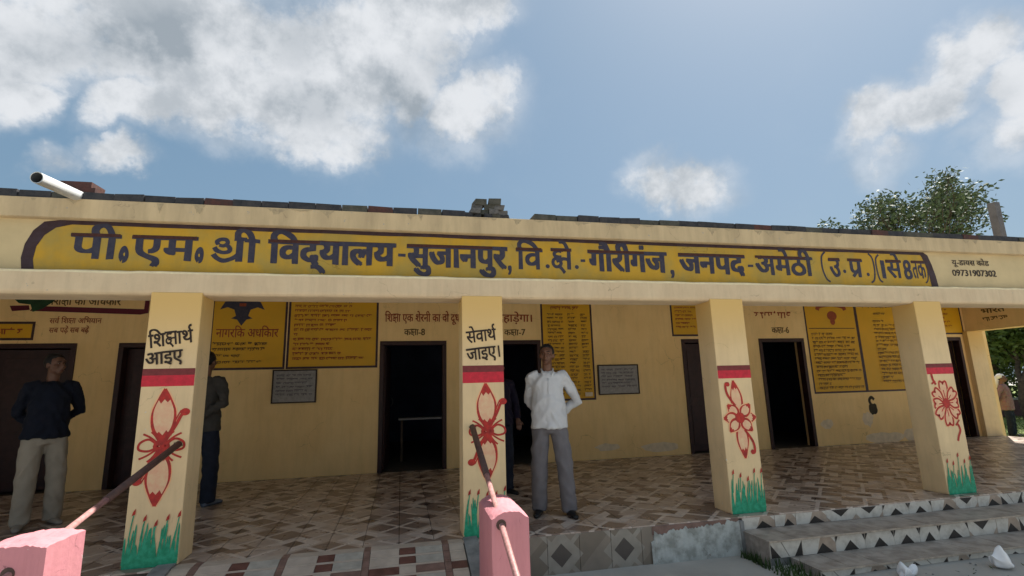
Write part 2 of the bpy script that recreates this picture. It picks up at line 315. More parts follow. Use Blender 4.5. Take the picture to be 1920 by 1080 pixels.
# -------- painting on walls: flat strokes, each a hair above the one before
class Paint(MB):
    def __init__(s, y, dy=.00008, T=None):
        super().__init__(); s.y = y; s.dy = dy; s.T = T or (lambda x, z, y: (x, y, z))
    def poly(s, pts, mi=0):
        s.y -= s.dy; s.face([s.T(x, z, s.y) for x, z in pts], mi)
    def ribbon(s, pts, w, mi=0, smooth=True, taper=None):
        if smooth and len(pts) > 2: pts = catmull(pts)
        n = len(pts); Lf = []; Rt = []
        for i, (x, z) in enumerate(pts):
            a = pts[max(i - 1, 0)]; b = pts[min(i + 1, n - 1)]
            dx, dz = b[0] - a[0], b[1] - a[1]; l = math.hypot(dx, dz) or 1e-6
            t = i / (n - 1)
            ww = (w if not callable(w) else w(t)) * .5
            if taper: ww *= max(.12, (1 - t) if taper == 'end' else math.sin(PI * min(max(t, .04), .96)))
            Lf.append((x - dz / l * ww, z + dx / l * ww)); Rt.append((x + dz / l * ww, z - dx / l * ww))
        s.y -= s.dy; k = len(s.v)
        for p in Lf: s.v.append(s.T(p[0], p[1], s.y))
        for p in Rt: s.v.append(s.T(p[0], p[1], s.y))
        for i in range(n - 1): s.f.append((k + i, k + n + i, k + n + i + 1, k + i + 1)); s.m.append(mi)
    def dot(s, x, z, rx, rz=None, mi=0, n=14):
        rz = rz or rx; s.poly([(x + rx * math.cos(2 * PI * i / n), z + rz * math.sin(2 * PI * i / n)) for i in range(n)], mi)
def catmull(pts, k=5):
    P = [pts[0]] + list(pts) + [pts[-1]]; out = []
    for i in range(1, len(P) - 2):
        p0, p1, p2, p3 = P[i - 1], P[i], P[i + 1], P[i + 2]
        for j in range(k):
            t = j / k
            out.append(tuple(.5 * (2 * p1[d] + (p2[d] - p0[d]) * t + (2 * p0[d] - 5 * p1[d] + 4 * p2[d] - p3[d]) * t * t + (3 * p1[d] - p0[d] - 3 * p2[d] + p3[d]) * t ** 3) for d in (0, 1)))
    out.append(tuple(pts[-1])); return out
# -------- lettering
_fc = bpy.data.curves.new('letters', 'FONT'); _fo = bpy.data.objects.new('letters', _fc); TS.collection.objects.link(_fo)
_cache = {}
def _ev(body, off):
    _fc.body = body; _fc.offset = 0; TS.view_layers[0].update()
    dg = TS.view_layers[0].depsgraph; e = _fo.evaluated_get(dg); m = e.to_mesh()
    v = [(p.co.x, p.co.y) for p in m.vertices]; f = [tuple(p.vertices) for p in m.polygons]; e.to_mesh_clear(); return v, f
def glyph(c, off):
    if (c, off) in _cache: return _cache[(c, off)]
    v, f = _ev(c, off) if c != ' ' else ([], [])
    if off and f:
        V, F = [], []; o = off * .9
        for dx, dy in ((-o, -o * .5), (o, -o * .5), (-o, o * .5), (o, o * .5), (0, 0)):
            k = len(V); V += [(x + dx, y + dy) for x, y in v]; F += [tuple(k + i for i in q) for q in f]
        v, f = V, F
    a, _ = _ev(c + 'A', off); b, _ = _ev('A', off)
    adv = max(p[0] for p in a) - max(p[0] for p in b)
    _cache[(c, off)] = (v, f, adv); return _cache[(c, off)]
def stroke_glyph(paths, w, adv):
    p = Paint(0, 0); 
    for q in paths: p.ribbon(q[0], w * (q[1] if len(q) > 1 else 1))
    return [(x, z) for x, y, z in p.v], list(p.f), adv
SG = {
 'K': ([([(.36, .55), (.24, .57), (.12, .52), (.12, .43), (.24, .38), (.36, .38)], .8), ([(.24, .38), (.10, .32), (.06, .20), (.14, .10), (.26, .11), (.33, .20), (.27, .28), (.18, .25)], .8), ([(.24, .12), (.34, .03), (.44, -.10)], .85), ([(.30, .27), (.42, .34), (.60, .33)], .8), ([(.60, .63), (.60, 0)],), ([(.0, .625), (.70, .625)], .8), ([(.36, .62), (.36, .55)], .8)], .70),
 'H': ([([(.10, .45), (.07, .54), (.15, .61), (.26, .59), (.29, .50), (.21, .43), (.12, .44)], .75), ([(.27, .46), (.34, .38), (.33, .29), (.20, .24), (.08, .29), (.02, .38)], .8), ([(.02, .20), (.10, .08), (.24, .02), (.38, .08), (.54, .24)], .85), ([(.54, .63), (.54, 0)], 1.15), ([(.42, .625), (.68, .625)], .8)], .66),
 'R': ([([(-.12, .62), (-.17, .74), (-.13, .84), (-.02, .86)],)], 0.0),
 'P': ([([(-.16, .22), (-.30, .12), (-.42, .0)],)], 0.0),
 'O': ([([(.10, .02), (.03, .10), (.06, .20), (.16, .22), (.22, .14), (.19, .04), (.10, .02)],)], .26),
}
def letters(P, text, x0, x1, zh, zb, mi=0, off=.018, rot=0, natural=False):
    """text in visual order; K = ksha, H = shra, R = reph, P = ra stroke, O = ring. Fits x0..x1, headline zh, base zb."""
    cur = 0; V = []; F = []
    for c in text:
        v, f, adv = stroke_glyph(SG[c][0], .068 + 2 * off, SG[c][1]) if c in SG else glyph(c, off)
        k = len(V); V += [(x + cur, y) for x, y in v]; F += [tuple(k + i for i in q) for q in f]
        cur += adv
    if not V: return
    a, b = min(v[0] for v in V), max(v[0] for v in V)
    sz = (zh - zb) / .64; sx = sz if natural else (x1 - x0) / (b - a)
    P.y -= P.dy * 3; k = len(P.v); cr, sr = math.cos(rot), math.sin(rot)
    lay = [0] * len(V)
    for n_, q in enumerate(F):
        for i in q: lay[i] = n_
    for j, (x, y) in enumerate(V):
        X = (x - a) * sx; Z = y * sz; q_ = (X * 11 + x0 * 3, y * 3.3)
        X += noise.noise(Vector((q_[0], q_[1], 1))) * sz * .020; Z += noise.noise(Vector((q_[0], q_[1], 7))) * sz * .028
        P.v.append(P.T(x0 + X * cr - Z * sr, zb + X * sr + Z * cr, P.y - lay[j] * 1.0e-6 * (1 if len(F) < 1500 else .6)))
    for q in F: P.f.append(tuple(k + i for i in q)); P.m.append(mi)
    P.y -= len(F) * 1.0e-6
def scribble(P, x0, x1, z, h, mi=0, fill=1.0):
    """one row of small illegible writing: broken headlines with uneven stems and hooks"""
    x = x0; e = x0 + (x1 - x0) * fill
    while x < e - .03:
        w = min(random.uniform(.04, .20), e - x); zz = z + random.uniform(-.004, .004)
        P.ribbon([(x, zz), (x + w, zz + random.uniform(-.003, .003))], h * random.uniform(.2, .34), mi, False)
        q = x + h * random.uniform(.1, .4)
        while q < x + w - h * .2:
            l = h * random.uniform(.5, 1.15); k = random.random()
            if k < .45: P.ribbon([(q, zz), (q + random.uniform(-.15, .15) * h, zz - l)], h * .27, mi, False)
            elif k < .75: P.ribbon([(q, zz), (q - .25 * h, zz - l * .5), (q + .1 * h, zz - l * .8), (q + .4 * h, zz - l * .6)], h * .24, mi)
            elif k < .9: P.ribbon([(q, zz), (q + .3 * h, zz - l * .5), (q - .1 * h, zz - l)], h * .24, mi)
            else: P.ribbon([(q, zz), (q + .2 * h, zz + .35 * h)], h * .22, mi, False)
            q += h * random.uniform(.45, 1.0)
        x += w + random.uniform(.012, .035)
# ================================================================== GROUND
Z0 = -.33
def ground():
    mb = MB(); xs = [-200, -60, -20, -10] + [-6 + .25 * i for i in range(73)] + [14, 20, 40, 90, 200]
    ys = [-200, -60, -20, -10, -6] + [-4 + .2 * i for i in range(21)] + [3, 6, 9, 12, 20, 40, 90, 200]
    for y in ys:
        for x in xs:
            z = Z0 + (noise.noise(Vector((x * 1.3, y * 1.3, 0))) * .02 + noise.noise(Vector((x * 5, y * 5, 3))) * .006 if -6 < x < 12 and -4 < y < -.2 else 0)
            mb.v.append((x, y, z))
    n = len(xs)
    for j in range(len(ys) - 1):
        for i in range(n - 1): mb.f.append((j * n + i, j * n + i + 1, (j + 1) * n + i + 1, (j + 1) * n + i)); mb.m.append(0)
    part('ground', mb, M_ground, smooth=True, kind='structure')
ground()
mb = MB(); mb.face([(12.9, 1.0, Z0 + .006), (80, 1.0, Z0 + .006), (80, 60, Z0 + .006), (12.9, 60, Z0 + .006)])
part('lawn', mb, M_grass, kind='structure')
# ================================================================== SCHOOL BUILDING
BL = thing('school_building', 'long single storey cream school building with painted yellow name band and columned veranda', 'building', (0, 0, 0))
XL, XR = -7.2, 12.5
YB = 3.98
CX = [-4.74, -2.083, .552, 3.211, 5.91, 8.57, 11.22]
CW, CD = .394, .29
mb = MB(); mb.box((XL + .01, .302, 2.835), (XR - .36, YB - .004, 2.8495)); part('ceiling', mb, material('ceiling_bounce_white', (.80, .75, .62), .9, .1, 2), BL)  # unseen white ceiling sheet, added to bounce light into the veranda
# back wall with door openings
doors = [(-5.87, -4.73, 'A'), (-4.18, -3.05, 'B'), (-.36, .745, '1'), (1.32, 2.42, '2'), (5.2, 6.3, '5'), (6.89, 7.93, '6'), (10.9, 11.95, '8')]
mb = MB(); x = XL
for a, b, _ in doors:
    mb.box((x, YB, 0), (a, YB + .25, 2.1)); x = b
mb.box((x, YB, 0), (XR, YB + .25, 2.1)); mb.box((XL, YB, 2.1), (XR, YB + .25, 2.975))
part('wall', mb, M_wall, BL)
# rooms behind
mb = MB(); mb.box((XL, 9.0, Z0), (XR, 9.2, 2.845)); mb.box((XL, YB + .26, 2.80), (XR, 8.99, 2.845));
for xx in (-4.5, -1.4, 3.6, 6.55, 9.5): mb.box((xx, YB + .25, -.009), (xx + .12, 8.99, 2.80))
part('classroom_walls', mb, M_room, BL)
mb = MB(); mb.box((XL - .2, YB, Z0), (XL, 9.2, 2.845)); mb.box((XR, YB + .004, Z0), (XR + .2, 9.2, 2.845)); mb.box((XL, 9.21, Z0), (XR, 9.3, 2.845)); part('outer_wall', mb, M_wall, BL)
# door frames
for a, b, k in doors:
    mb = MB(); w = .07
    mb.box((a, YB - .02, 0), (a + w, YB + .12, 2.1 - w)); mb.box((b - w, YB - .02, 0), (b, YB + .12, 2.1 - w)); mb.box((a, YB - .02, 2.1 - w), (b, YB + .12, 2.1))
    part('door_frame', mb, M_dkwood, BL, bevel=.006)
def door_leaf(hx, w, ang, lab):
    mb = MB()
    mb.box((0, -.018, .02), (w, .018, 2.02))
    for z0, z1 in ((.15, .85), (1.0, 1.9)):
        mb.box((.1, -.026, z0), (w - .1, -.0182, z1)); 
    o = part('door_leaf', mb, M_dkwood, BL, bevel=.004, label=lab); o.location = (hx, YB + .14, 0); o.rotation_euler = (0, 0, ang)
    h = MB(); h.tube([(w - .06, -.04, 1.0), (w - .06, -.07, 1.04), (w - .06, -.07, 1.12), (w - .06, -.04, 1.16)], .008, 8); part('handle', h, M_grey, o)
door_leaf(-5.79, 1.0, .10, 'closed dark door leaf'); door_leaf(-4.11, .99, .0, 'closed dark door leaf'); door_leaf(5.27, .95, .12, 'nearly closed dark door leaf')
door_leaf(11.88, .9, PI * .62, 'dark door leaf standing open'); door_leaf(-.28, .95, PI * .48, 'dark door leaf opened into the room')
# roof slab, fascia, sign wall, beam
mb = MB(); mb.box((XL - .2, .08, 2.85), (XR + .2, 9.3, 2.972)); part('roof', mb, M_fasc, BL)
mb = MB(); mb.box((XL - .2, .035, 2.805), (XR + .2, .078, 2.975)); mb.box((XL - .2, .04, 2.80), (XR + .2, .30, 2.8049)); part('fascia', mb, M_fasc, BL, bevel=.008)
mb = MB(); mb.box((XL, .10, 2.352), (XR, .30, 2.80)); part('parapet_wall', mb, M_cream, BL)
def beam():
    mb = MB(); n = 240; rs = []
    prof = [(.30, 2.14), (.05, 2.14), (.022, 2.146), (.008, 2.16), (.003, 2.18), (.003, 2.325), (.010, 2.342), (.03, 2.352), (.30, 2.352)]
    for i in range(n + 1):
        x = XL + (XR - XL) * i / n
        for j, (y, z) in enumerate(prof):
            w = noise.noise(Vector((x * 3.1, 0, j * .2))) * .004 + noise.noise(Vector((x * 13, 5, j * .3))) * .0025
            mb.v.append((x, y - (abs(w) if j == 6 else 0) + (.0 if j in (0, 8) else w * .25), z + (w * 1.6 if j in (5, 6, 7) else w * .5 if j in (1, 2, 3) else 0)))
    m = len(prof)
    for i in range(n):
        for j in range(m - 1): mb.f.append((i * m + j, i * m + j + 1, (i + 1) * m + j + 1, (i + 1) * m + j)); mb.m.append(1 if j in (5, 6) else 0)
        mb.f.append((i * m, (i + 1) * m, (i + 1) * m + m - 1, i * m + m - 1)); mb.m.append(0)
    mb.f.append(tuple(range(m))); mb.m.append(0); mb.f.append(tuple(n * m + j for j in reversed(range(m)))); mb.m.append(0)
    part('front_beam', mb, [M_beam, material('beam_lip_highlight', (.86, .74, .46), .6, .1, 14, c2=(.74, .60, .38))], BL, smooth=False)  # paler lip faces carry the sunlit edge highlight in their colour
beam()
# side beam and end pier on the right, end wall on the left
mb = MB(); mb.box((12.15, .302, 2.22), (12.498, YB - .002, 2.848)); SB = part('side_beam', mb, M_wall, BL, bevel=.006)
mb = MB(); mb.box((12.04, YB - .10, 0), (12.47, YB - .003, 2.22)); part('pier', mb, M_col, BL, bevel=.006)
mb = MB(); mb.box((XL - .2, .1, Z0), (XL - .002, YB - .002, 2.85)); part('end_wall', mb, M_wall, BL)
# sign band
SGN = part('sign_band', (lambda m: (m.poly([(-3.05, 2.353), (-3.07, 2.5), (-3.04, 2.64), (-2.97, 2.74), (-2.87, 2.785), (6.25, 2.785), (6.33, 2.74), (6.36, 2.6), (6.38, 2.5), (6.39, 2.353)]), m)[1])(Paint(.098)), M_yel, BL)
P = Paint(.0965)
lo = [(-3.10, 2.353), (-3.117, 2.46), (-3.105, 2.58), (-3.06, 2.70), (-2.99, 2.78), (-2.88, 2.799)]; li = [(-3.01, 2.353), (-3.03, 2.45), (-3.02, 2.56), (-2.975, 2.66), (-2.90, 2.73), (-2.78, 2.765)]
for a in range(5): P.poly([lo[a], li[a], li[a + 1], lo[a + 1]])
n = 60
def wob(x): return noise.noise(Vector((x * 2.2, 0, 0))) * .006
P.y -= .0001
for i in range(n):
    a = -2.88 + (6.25 + 2.88) * i / n; b = -2.88 + (6.25 + 2.88) * (i + 1) / n
    aa = a if i else a; P.face([(a, P.y, 2.799), (a, P.y, 2.763 + wob(a)), (b, P.y, 2.763 + wob(b)), (b, P.y, 2.799)])
ro = [(6.455, 2.353), (6.44, 2.5), (6.41, 2.64), (6.37, 2.76), (6.31, 2.799), (6.25, 2.799)]; ri = [(6.35, 2.353), (6.34, 2.5), (6.31, 2.64), (6.275, 2.735), (6.26, 2.757), (6.25, 2.765)]
for a in range(5): P.poly([ri[a], ro[a], ro[a + 1], ri[a + 1]])
part('border', P, M_border, SGN)
ZH, ZB = 2.686, 2.468
SM = [M_navy, M_brownl]
def word(t, x0, x1, zh=ZH, zb=ZB, off=.030, head=True):
    P = Paint(.0962); letters(P, t, x0, x1, zh, zb, 0, off)
    if head:
        P.y = .0932; a, b = x0 + .004, x1 - .01; P.poly([(a, zh - .026), (b, zh - .024), (b, zh + .004), (a, zh + .003)], 1)
    part('lettering', P, SM, SGN)
def mark(f): P = Paint(.0962); f(P); part('lettering', P, SM, SGN)
word('पी', -2.783, -2.40); word('O', -2.41, -2.335, 2.75, 2.455, head=False)
word('एम', -2.322, -1.80); word('O', -1.815, -1.74, 2.76, 2.465, head=False)
word('Hी', -1.685, -1.286, head=False); word('िवद्यालय', -1.218, -.069, off=.047)
mark(lambda P: P.ribbon([(-.05, 2.575), (.02, 2.573)], .03, 0, False))
word('सुजानपुर', .03, 1.03, off=.047); word(',', 1.03, 1.07, 2.69, 2.45, head=False)
word('िव', 1.116, 1.40); mark(lambda P: P.dot(1.45, 2.50, .022))
word('Kे', 1.489, 1.715); mark(lambda P: P.dot(1.765, 2.50, .022)); mark(lambda P: P.ribbon([(1.81, 2.57), (1.86, 2.57)], .028, 0, False))
word('गौरीगंज', 1.893, 2.80, off=.047); word(',', 2.83, 2.88, 2.68, 2.45, head=False)
word('जनपद', 2.94, 3.77, off=.047); mark(lambda P: P.ribbon([(3.80, 2.565), (3.87, 2.565)], .028, 0, False))
word('अमेठी', 3.90, 4.67, off=.034)
mark(lambda P: P.ribbon([(4.86, 2.76), (4.805, 2.70), (4.795, 2.56), (4.83, 2.44), (4.88, 2.40)], .022))
word('उ', 4.89, 5.055, off=.034); mark(lambda P: P.dot(5.10, 2.53, .022)); word('पP', 5.155, 5.37); mark(lambda P: P.dot(5.43, 2.50, .022))
mark(lambda P: P.ribbon([(5.475, 2.76), (5.525, 2.70), (5.535, 2.56), (5.51, 2.44), (5.46, 2.40)], .022))
mark(lambda P: P.ribbon([(5.625, 2.75), (5.575, 2.69), (5.57, 2.55), (5.59, 2.44), (5.63, 2.41)], .022))
word('1', 5.635, 5.69, 2.66, 2.46, head=False); word('से', 5.71, 5.945, off=.024); word('8', 5.965, 6.085, 2.67, 2.455, head=False); word('तक', 6.095, 6.30, off=.018)
mark(lambda P: P.ribbon([(6.285, 2.74), (6.325, 2.68), (6.33, 2.55), (6.31, 2.45), (6.27, 2.41)], .018))
P = Paint(.0975)
letters(P, 'यू-डायस कोड', 6.738, 7.331, 2.715, 2.65, 0, .016); part('code_lettering', P, M_black, BL)
P = Paint(.0975); letters(P, '09731907302', 6.714, 7.42, 2.585, 2.512, 0, .026); part('code_lettering', P, M_black, BL)
# ---------------- columns
def petal(P, cx, cz, ang, l, w, mo=0, mf=None, tip=True):
    ca, sa = math.cos(ang), math.sin(ang)
    def T(a, b): return (cx + a * ca - b * sa, cz + a * sa + b * ca)
    A = [(0, 0), (.25 * l, w * .42), (.55 * l, w * .5), (.82 * l, w * .26), (l, 0)]
    up_ = catmull([T(*q) for q in A]); dn = catmull([T(a, -b) for a, b in A])
    P.ribbon(up_, .034, 2, False); P.ribbon(dn, .034, 2, False)
    if mf is not None: P.poly(up_ + dn[::-1][1:-1], mf)
    P.ribbon(up_, lambda t: .017 + .007 * math.sin(t * 7), mo, False); P.ribbon(dn, lambda t: .020 + .006 * math.sin(t * 5 + 1), mo, False)
    P.poly([T(0, w * .14), T(.15 * l, w * .30), T(.20 * l, w * .16), T(.13 * l, 0), T(.22 * l, -w * .16), T(.15 * l, -w * .30), T(0, -w * .14)], mo)
    if tip: P.poly([T(l, 0), T(.80 * l, w * .27), T(.72 * l, w * .16), T(.80 * l, .0), T(.74 * l, -w * .14), T(.80 * l, -w * .27)], mo)
def grass_paint(x0, x1, P, h0=.10, h1=.27):
    P.poly([(x0, .0), (x1, .0), (x1, .07), ((x0 + x1) / 2, .05), (x0, .06)], 0)
    n = 26
    for i in range(n):
        bx = x0 + .008 + (x1 - x0 - .016) * i / (n - 1); h = random.uniform(h0, h1); tx = bx + random.uniform(-.02, .035)
        tx = min(max(tx, x0 + .004), x1 - .004)
        P.ribbon([(bx, .03), (bx * .6 + tx * .4, h * .55), (tx, h)], lambda t: .021 * (1 - t) ** .5 + .003, 0, True)
def lines_flower_a(P, cx, cz, s=1.0):
    # long petals up and down, loops at the sides, curled stems
    petal(P, cx, cz + .03, PI / 2 + .03, .36 * s, .165, 0, 1); petal(P, cx, cz - .03, -PI / 2 - .02, .36 * s, .165, 0, 1)
    P.dot(cx, cz, .062, .055, 0); P.dot(cx - .01, cz + .005, .012, .010, 1)
    for sx in (-1, 1):
        P.ribbon([(cx + sx * .02, cz), (cx + sx * .09, cz + .055), (cx + sx * .155, cz + .03), (cx + sx * .16, cz - .02), (cx + sx * .09, cz - .035), (cx + sx * .02, cz)], .018)
        for k, (a, l) in enumerate(((.62, .17), (.95, .14), (-.55, .18), (-.9, .15))):
            P.ribbon([(cx, cz), (cx + sx * l * .6 * math.cos(a), cz + l * .7 * math.sin(a)), (cx + sx * l * math.cos(a) * 1.0, cz + l * math.sin(a))], .015)
    for sg in (1, -1):
        P.ribbon([(cx + sg * .03, cz + sg * .05), (cx + sg * .09, cz + sg * .16), (cx + sg * .125, cz + sg * .24), (cx + sg * .165, cz + sg * .275)], .024)
        P.dot(cx + sg * .150, cz + sg * .265, .036, .030, 0)
        P.ribbon([(cx + sg * .06, cz + sg * .08), (cx + sg * .085, cz + sg * .20), (cx + sg * .12, cz + sg * .28)], .011)
def flower_b(P, cx, cz):
    petal(P, cx, cz + .02, PI / 2 + .10, .36, .12, 0, 1); petal(P, cx, cz - .02, -PI / 2 + .04, .38, .12, 0, 1)
    for a in (.0, .8, PI - .8, PI, PI + .8, -.8): petal(P, cx + .02 * math.cos(a), cz + .02 * math.sin(a), a, .165, .10, 0, 1, True)
    P.dot(cx, cz, .058, .055, 0)
    for sg in (1, -1):
        P.ribbon([(cx - sg * .04, cz + sg * .12), (cx - sg * .12, cz + sg * .24), (cx - sg * .13, cz + sg * .34), (cx - sg * .09, cz + sg * .35)], .026); P.dot(cx - sg * .105, cz + sg * .34, .024, .022, 0)
def flower_c(P, cx, cz):
    for k in range(8):
        a = PI / 2 + k * PI / 4; l = .24 if k % 4 == 0 else .20 if k % 2 else .165
        ca, sa = math.cos(a), math.sin(a); w = .052
        def T(q, b): return (cx + q * ca - b * sa, cz + q * sa + b * ca)
        pts = [T(.03, 0), T(.6 * l, -w), T(l, -w * .9), T(l * .98, -.01), T(l * .9, 0), T(l * .98, .01), T(l, w * .9), T(.6 * l, w), T(.03, 0)]
        P.poly(catmull(pts)[:-1], 1); P.ribbon(pts, .036, 2); P.poly(catmull(pts)[:-1], 1); P.ribbon(pts, .022); P.ribbon([T(.3 * l, 0), T(.62 * l, .006)], .012, 0, False)
    P.dot(cx, cz, .055, .055, 0)
    P.ribbon([(cx - .10, cz + .21), (cx - .13, cz + .27), (cx - .14, cz + .35)], .030); P.ribbon([(cx - .16, cz + .22), (cx - .10, cz + .25)], .02)
    P.ribbon([(cx + .10, cz - .22), (cx + .13, cz - .30), (cx + .09, cz - .37), (cx + .07, cz - .42)], .026); P.ribbon([(cx + .14, cz - .19), (cx + .08, cz - .25)], .02)
cb = MB(); cb.box((0, 0, 0), (CW, CD, 2.165)); col_me = cb.mesh('column', M_col)
bands = {1: (1.375, 1.52), 2: (1.34, 1.50), 3: (1.322, 1.455), 4: (1.31, 1.43)}
clab = {0: 'plain column at the far left, outside the picture', 1: 'leftmost painted column reading shiksharth aaiye', 2: 'painted column behind the pink post, reading sevarth jaaiye', 3: 'painted column at the left end of the steps', 4: 'painted column with round-petalled flower'}
for i, cx in enumerate(CX):
    o = link('column', col_me, BL, (cx, 0, 0)); b = o.modifiers.new('bevel', 'BEVEL'); b.width = .008; b.segments = 2
    if i in clab and i: o['label'] = clab[i]
    if i not in bands: continue
    m = .002; z0, z1 = bands[i]
    P = Paint(-.001); zs = z0 + (z1 - z0) * .62
    P.poly([(m, z0), (CW - m, z0), (CW - m, zs), (m, zs)], 0); P.poly([(m, zs), (CW - m, zs), (CW - m, z1), (m, z1)], 1)
    part('red_band', P, [M_red, M_red2], o)
    P = Paint(-.001, .00006)
    if i == 1: lines_flower_a(P, CW * .5, .90, 1.18)
    elif i == 2: lines_flower_a(P, CW * .58, .90, 1.12)
    elif i == 3: flower_b(P, CW * .52, .92)
    else: flower_c(P, CW * .50, .98)
    part('flower_painting', P, [M_flow, M_pinkfill, M_wash], o)
    P = Paint(-.0042, .00006)
    gx0 = .006; gx1 = CW - .006
    grass_paint(gx0, gx1, P, .17, .34 if i != 4 else .30)
    for k in range(5): 
        bx = gx0 + .03 + (gx1 - gx0 - .06) * k / 4; h = random.uniform(.30, .40)
        P.ribbon([(bx, .2), (bx + .01, h * .8), (bx + .02, h)], .008, 0, True)
        P.poly([(bx + .006, h - .01), (bx + .03, h + .002), (bx + .030, h + .045), (bx + .012, h + .02)], 2)
    part('grass_painting', P, [M_green, M_border, M_flow], o)
    if i == 1:
        P = Paint(-.0015)
        letters(P, 'िशKाथR', .028, .365, 1.80, 1.69, 0, .024, .15); letters(P, 'आइए', .02, .30, 1.645, 1.545, 0, .026, .13)
        part('lettering', P, M_black, o)
    if i == 2:
        P = Paint(-.0015)
        letters(P, 'सेवाथR', .045, .335, 1.82, 1.71, 0, .022, .11); letters(P, 'जाइए।', .045, .365, 1.655, 1.545, 0, .022, .11)
        part('lettering', P, M_black, o)
# ---------------- painted boards on the back wall
YW = YB - .001
def board(x0, x1, z0, z1, lab, mat=None):
    P = Paint(YW); P.poly([(x0, z0), (x1, z0), (x1, z1), (x0, z1)]); o = part('painted_board', P, mat or M_brdy, BL, label=lab)
    P = Paint(YW - .0006); w = .035
    for a, b, c, d in ((x0 - w, z0 - w, x1 + w, z0), (x0 - w, z1, x1 + w, z1 + w), (x0 - w, z0, x0, z1), (x1, z0, x1 + w, z1)): P.poly([(a, b), (c, b), (c, d), (a, d)])
    part('border', P, M_border, o); return o
def rows(x0, x1, zt, dz, n, h, mi=0, P=None, fills=None):
    for k in range(n): scribble(P, x0, x1, zt - k * dz, h, mi, (fills[k % len(fills)] if fills else random.uniform(.55, 1)))
M_txt = material('faded_letter_paint', (.09, .05, .015), .6, .3, 20, c2=(.14, .08, .02))
TXT = [M_txt, M_redtxt, M_navy]
b = board(-2.92, -1.865, 1.70, 2.80, 'left yellow board with a blue winged emblem')
P = Paint(YW - .0015)
bx, bz = -2.51, 2.60
P.poly([(bx - .33, bz + .02), (bx - .26, bz + .15), (bx - .10, bz + .17), (bx - .04, bz + .21), (bx + .04, bz + .21), (bx + .10, bz + .17), (bx + .26, bz + .15), (bx + .33, bz + .02), (bx + .22, bz + .06), (bx + .12, bz + .02), (bx + .09, bz - .08), (bx + .16, bz - .12), (bx + .07, bz - .14), (bx, bz - .24), (bx - .07, bz - .14), (bx - .16, bz - .12), (bx - .09, bz - .08), (bx - .12, bz + .02), (bx - .22, bz + .06)], 2)
P.ribbon([(bx - .05, bz + .10), (bx + .05, bz + .10)], .05, 1)
letters(P, 'नागरिक अधिकार', -2.87, -1.95, 2.31, 2.18, 1, .014)
rows(-2.9, -1.9, 2.09, .085, 2, .04, 0, P); rows(-2.88, -2.3, 1.90, .08, 1, .035, 0, P); rows(-2.88, -2.1, 1.80, .08, 1, .035, 0, P)
part('lettering', P, TXT, b, kind='stuff')
b = board(-1.78, -.43, 1.70, 2.80, 'wide yellow board with many rows of writing')
P = Paint(YW - .0015); rows(-1.72, -.48, 2.70, .078, 12, .038, 1, P, [.72, .7, .98, .66, .55, .99, .05, .99, .45, .5, .6, .9]); scribble(P, -1.5, -.8, 2.79, .05, 0)
part('lettering', P, TXT, b, kind='stuff')
b = board(2.475, 3.385, 1.06, 2.80, 'tall yellow list board behind the man in white')
P = Paint(YW - .0015)
for k in range(22):
    z = 2.58 - k * .068
    scribble(P, 2.56, 2.86, z, .034, 0); scribble(P, 2.95, 3.12, z, .034, 0); scribble(P, 3.2, 3.33, z, .034, 0)
letters(P, 'शिक्षक', 2.7, 3.1, 2.74, 2.67, 1, .01) if False else scribble(P, 2.62, 3.2, 2.70, .05, 1)
P.poly([(3.2, 1.09), (3.34, 1.09), (3.34, 1.16), (3.2, 1.16)], 3)
part('lettering', P, TXT + [M_pale], b, kind='stuff')
b = board(5.06, 5.75, 2.19, 2.80, 'short yellow board above a door, partly behind a column'); P = Paint(YW - .0015); rows(5.12, 5.7, 2.72, .075, 6, .035, 1, P); part('lettering', P, TXT, b, kind='stuff')
b = board(8.06, 9.26, 1.03, 2.82, 'yellow board with a red arch emblem and ruled rows')
P = Paint(YW - .0015)
P.ribbon([(8.36, 2.68), (8.42, 2.76), (8.7, 2.80), (8.98, 2.76), (9.04, 2.68)], .09, 1); P.dot(8.70, 2.56, .12, .10, 1); P.dot(8.70, 2.44, .06, .07, 1)
P.ribbon([(8.1, 2.30), (9.22, 2.30)], .018, 0, False)
rows(8.14, 9.2, 2.20, .083, 14, .045, 0, P, [.5, 1, 1, .85, .95, 1, 1, 1, .7, 1, .65, 1, .3, 1]); part('lettering', P, TXT, b, kind='stuff')
b = board(9.33, 10.6, 1.03, 2.82, 'yellow board with rows of names beside the ruled board'); P = Paint(YW - .0015)
scribble(P, 9.5, 10.3, 2.78, .05, 0); scribble(P, 9.75, 10.05, 2.62, .04, 0); rows(9.7, 10.5, 2.46, .083, 16, .045, 0, P, [.35, 1, .9, 1, 1, .8, 1]); part('lettering', P, TXT, b, kind='stuff')
b = board(10.95, 12.06, 2.20, 2.83, 'small yellow board above the last door'); P = Paint(YW - .0015); rows(11.05, 11.9, 2.72, .09, 5, .04, 1, P); part('lettering', P, TXT, b, kind='stuff')
b = board(-6.2, -5.335, 2.185, 2.39, 'small yellow notice above the left door'); P = Paint(YW - .0015); scribble(P, -6.1, -5.45, 2.31, .07, 1); part('lettering', P, TXT, b, kind='stuff')
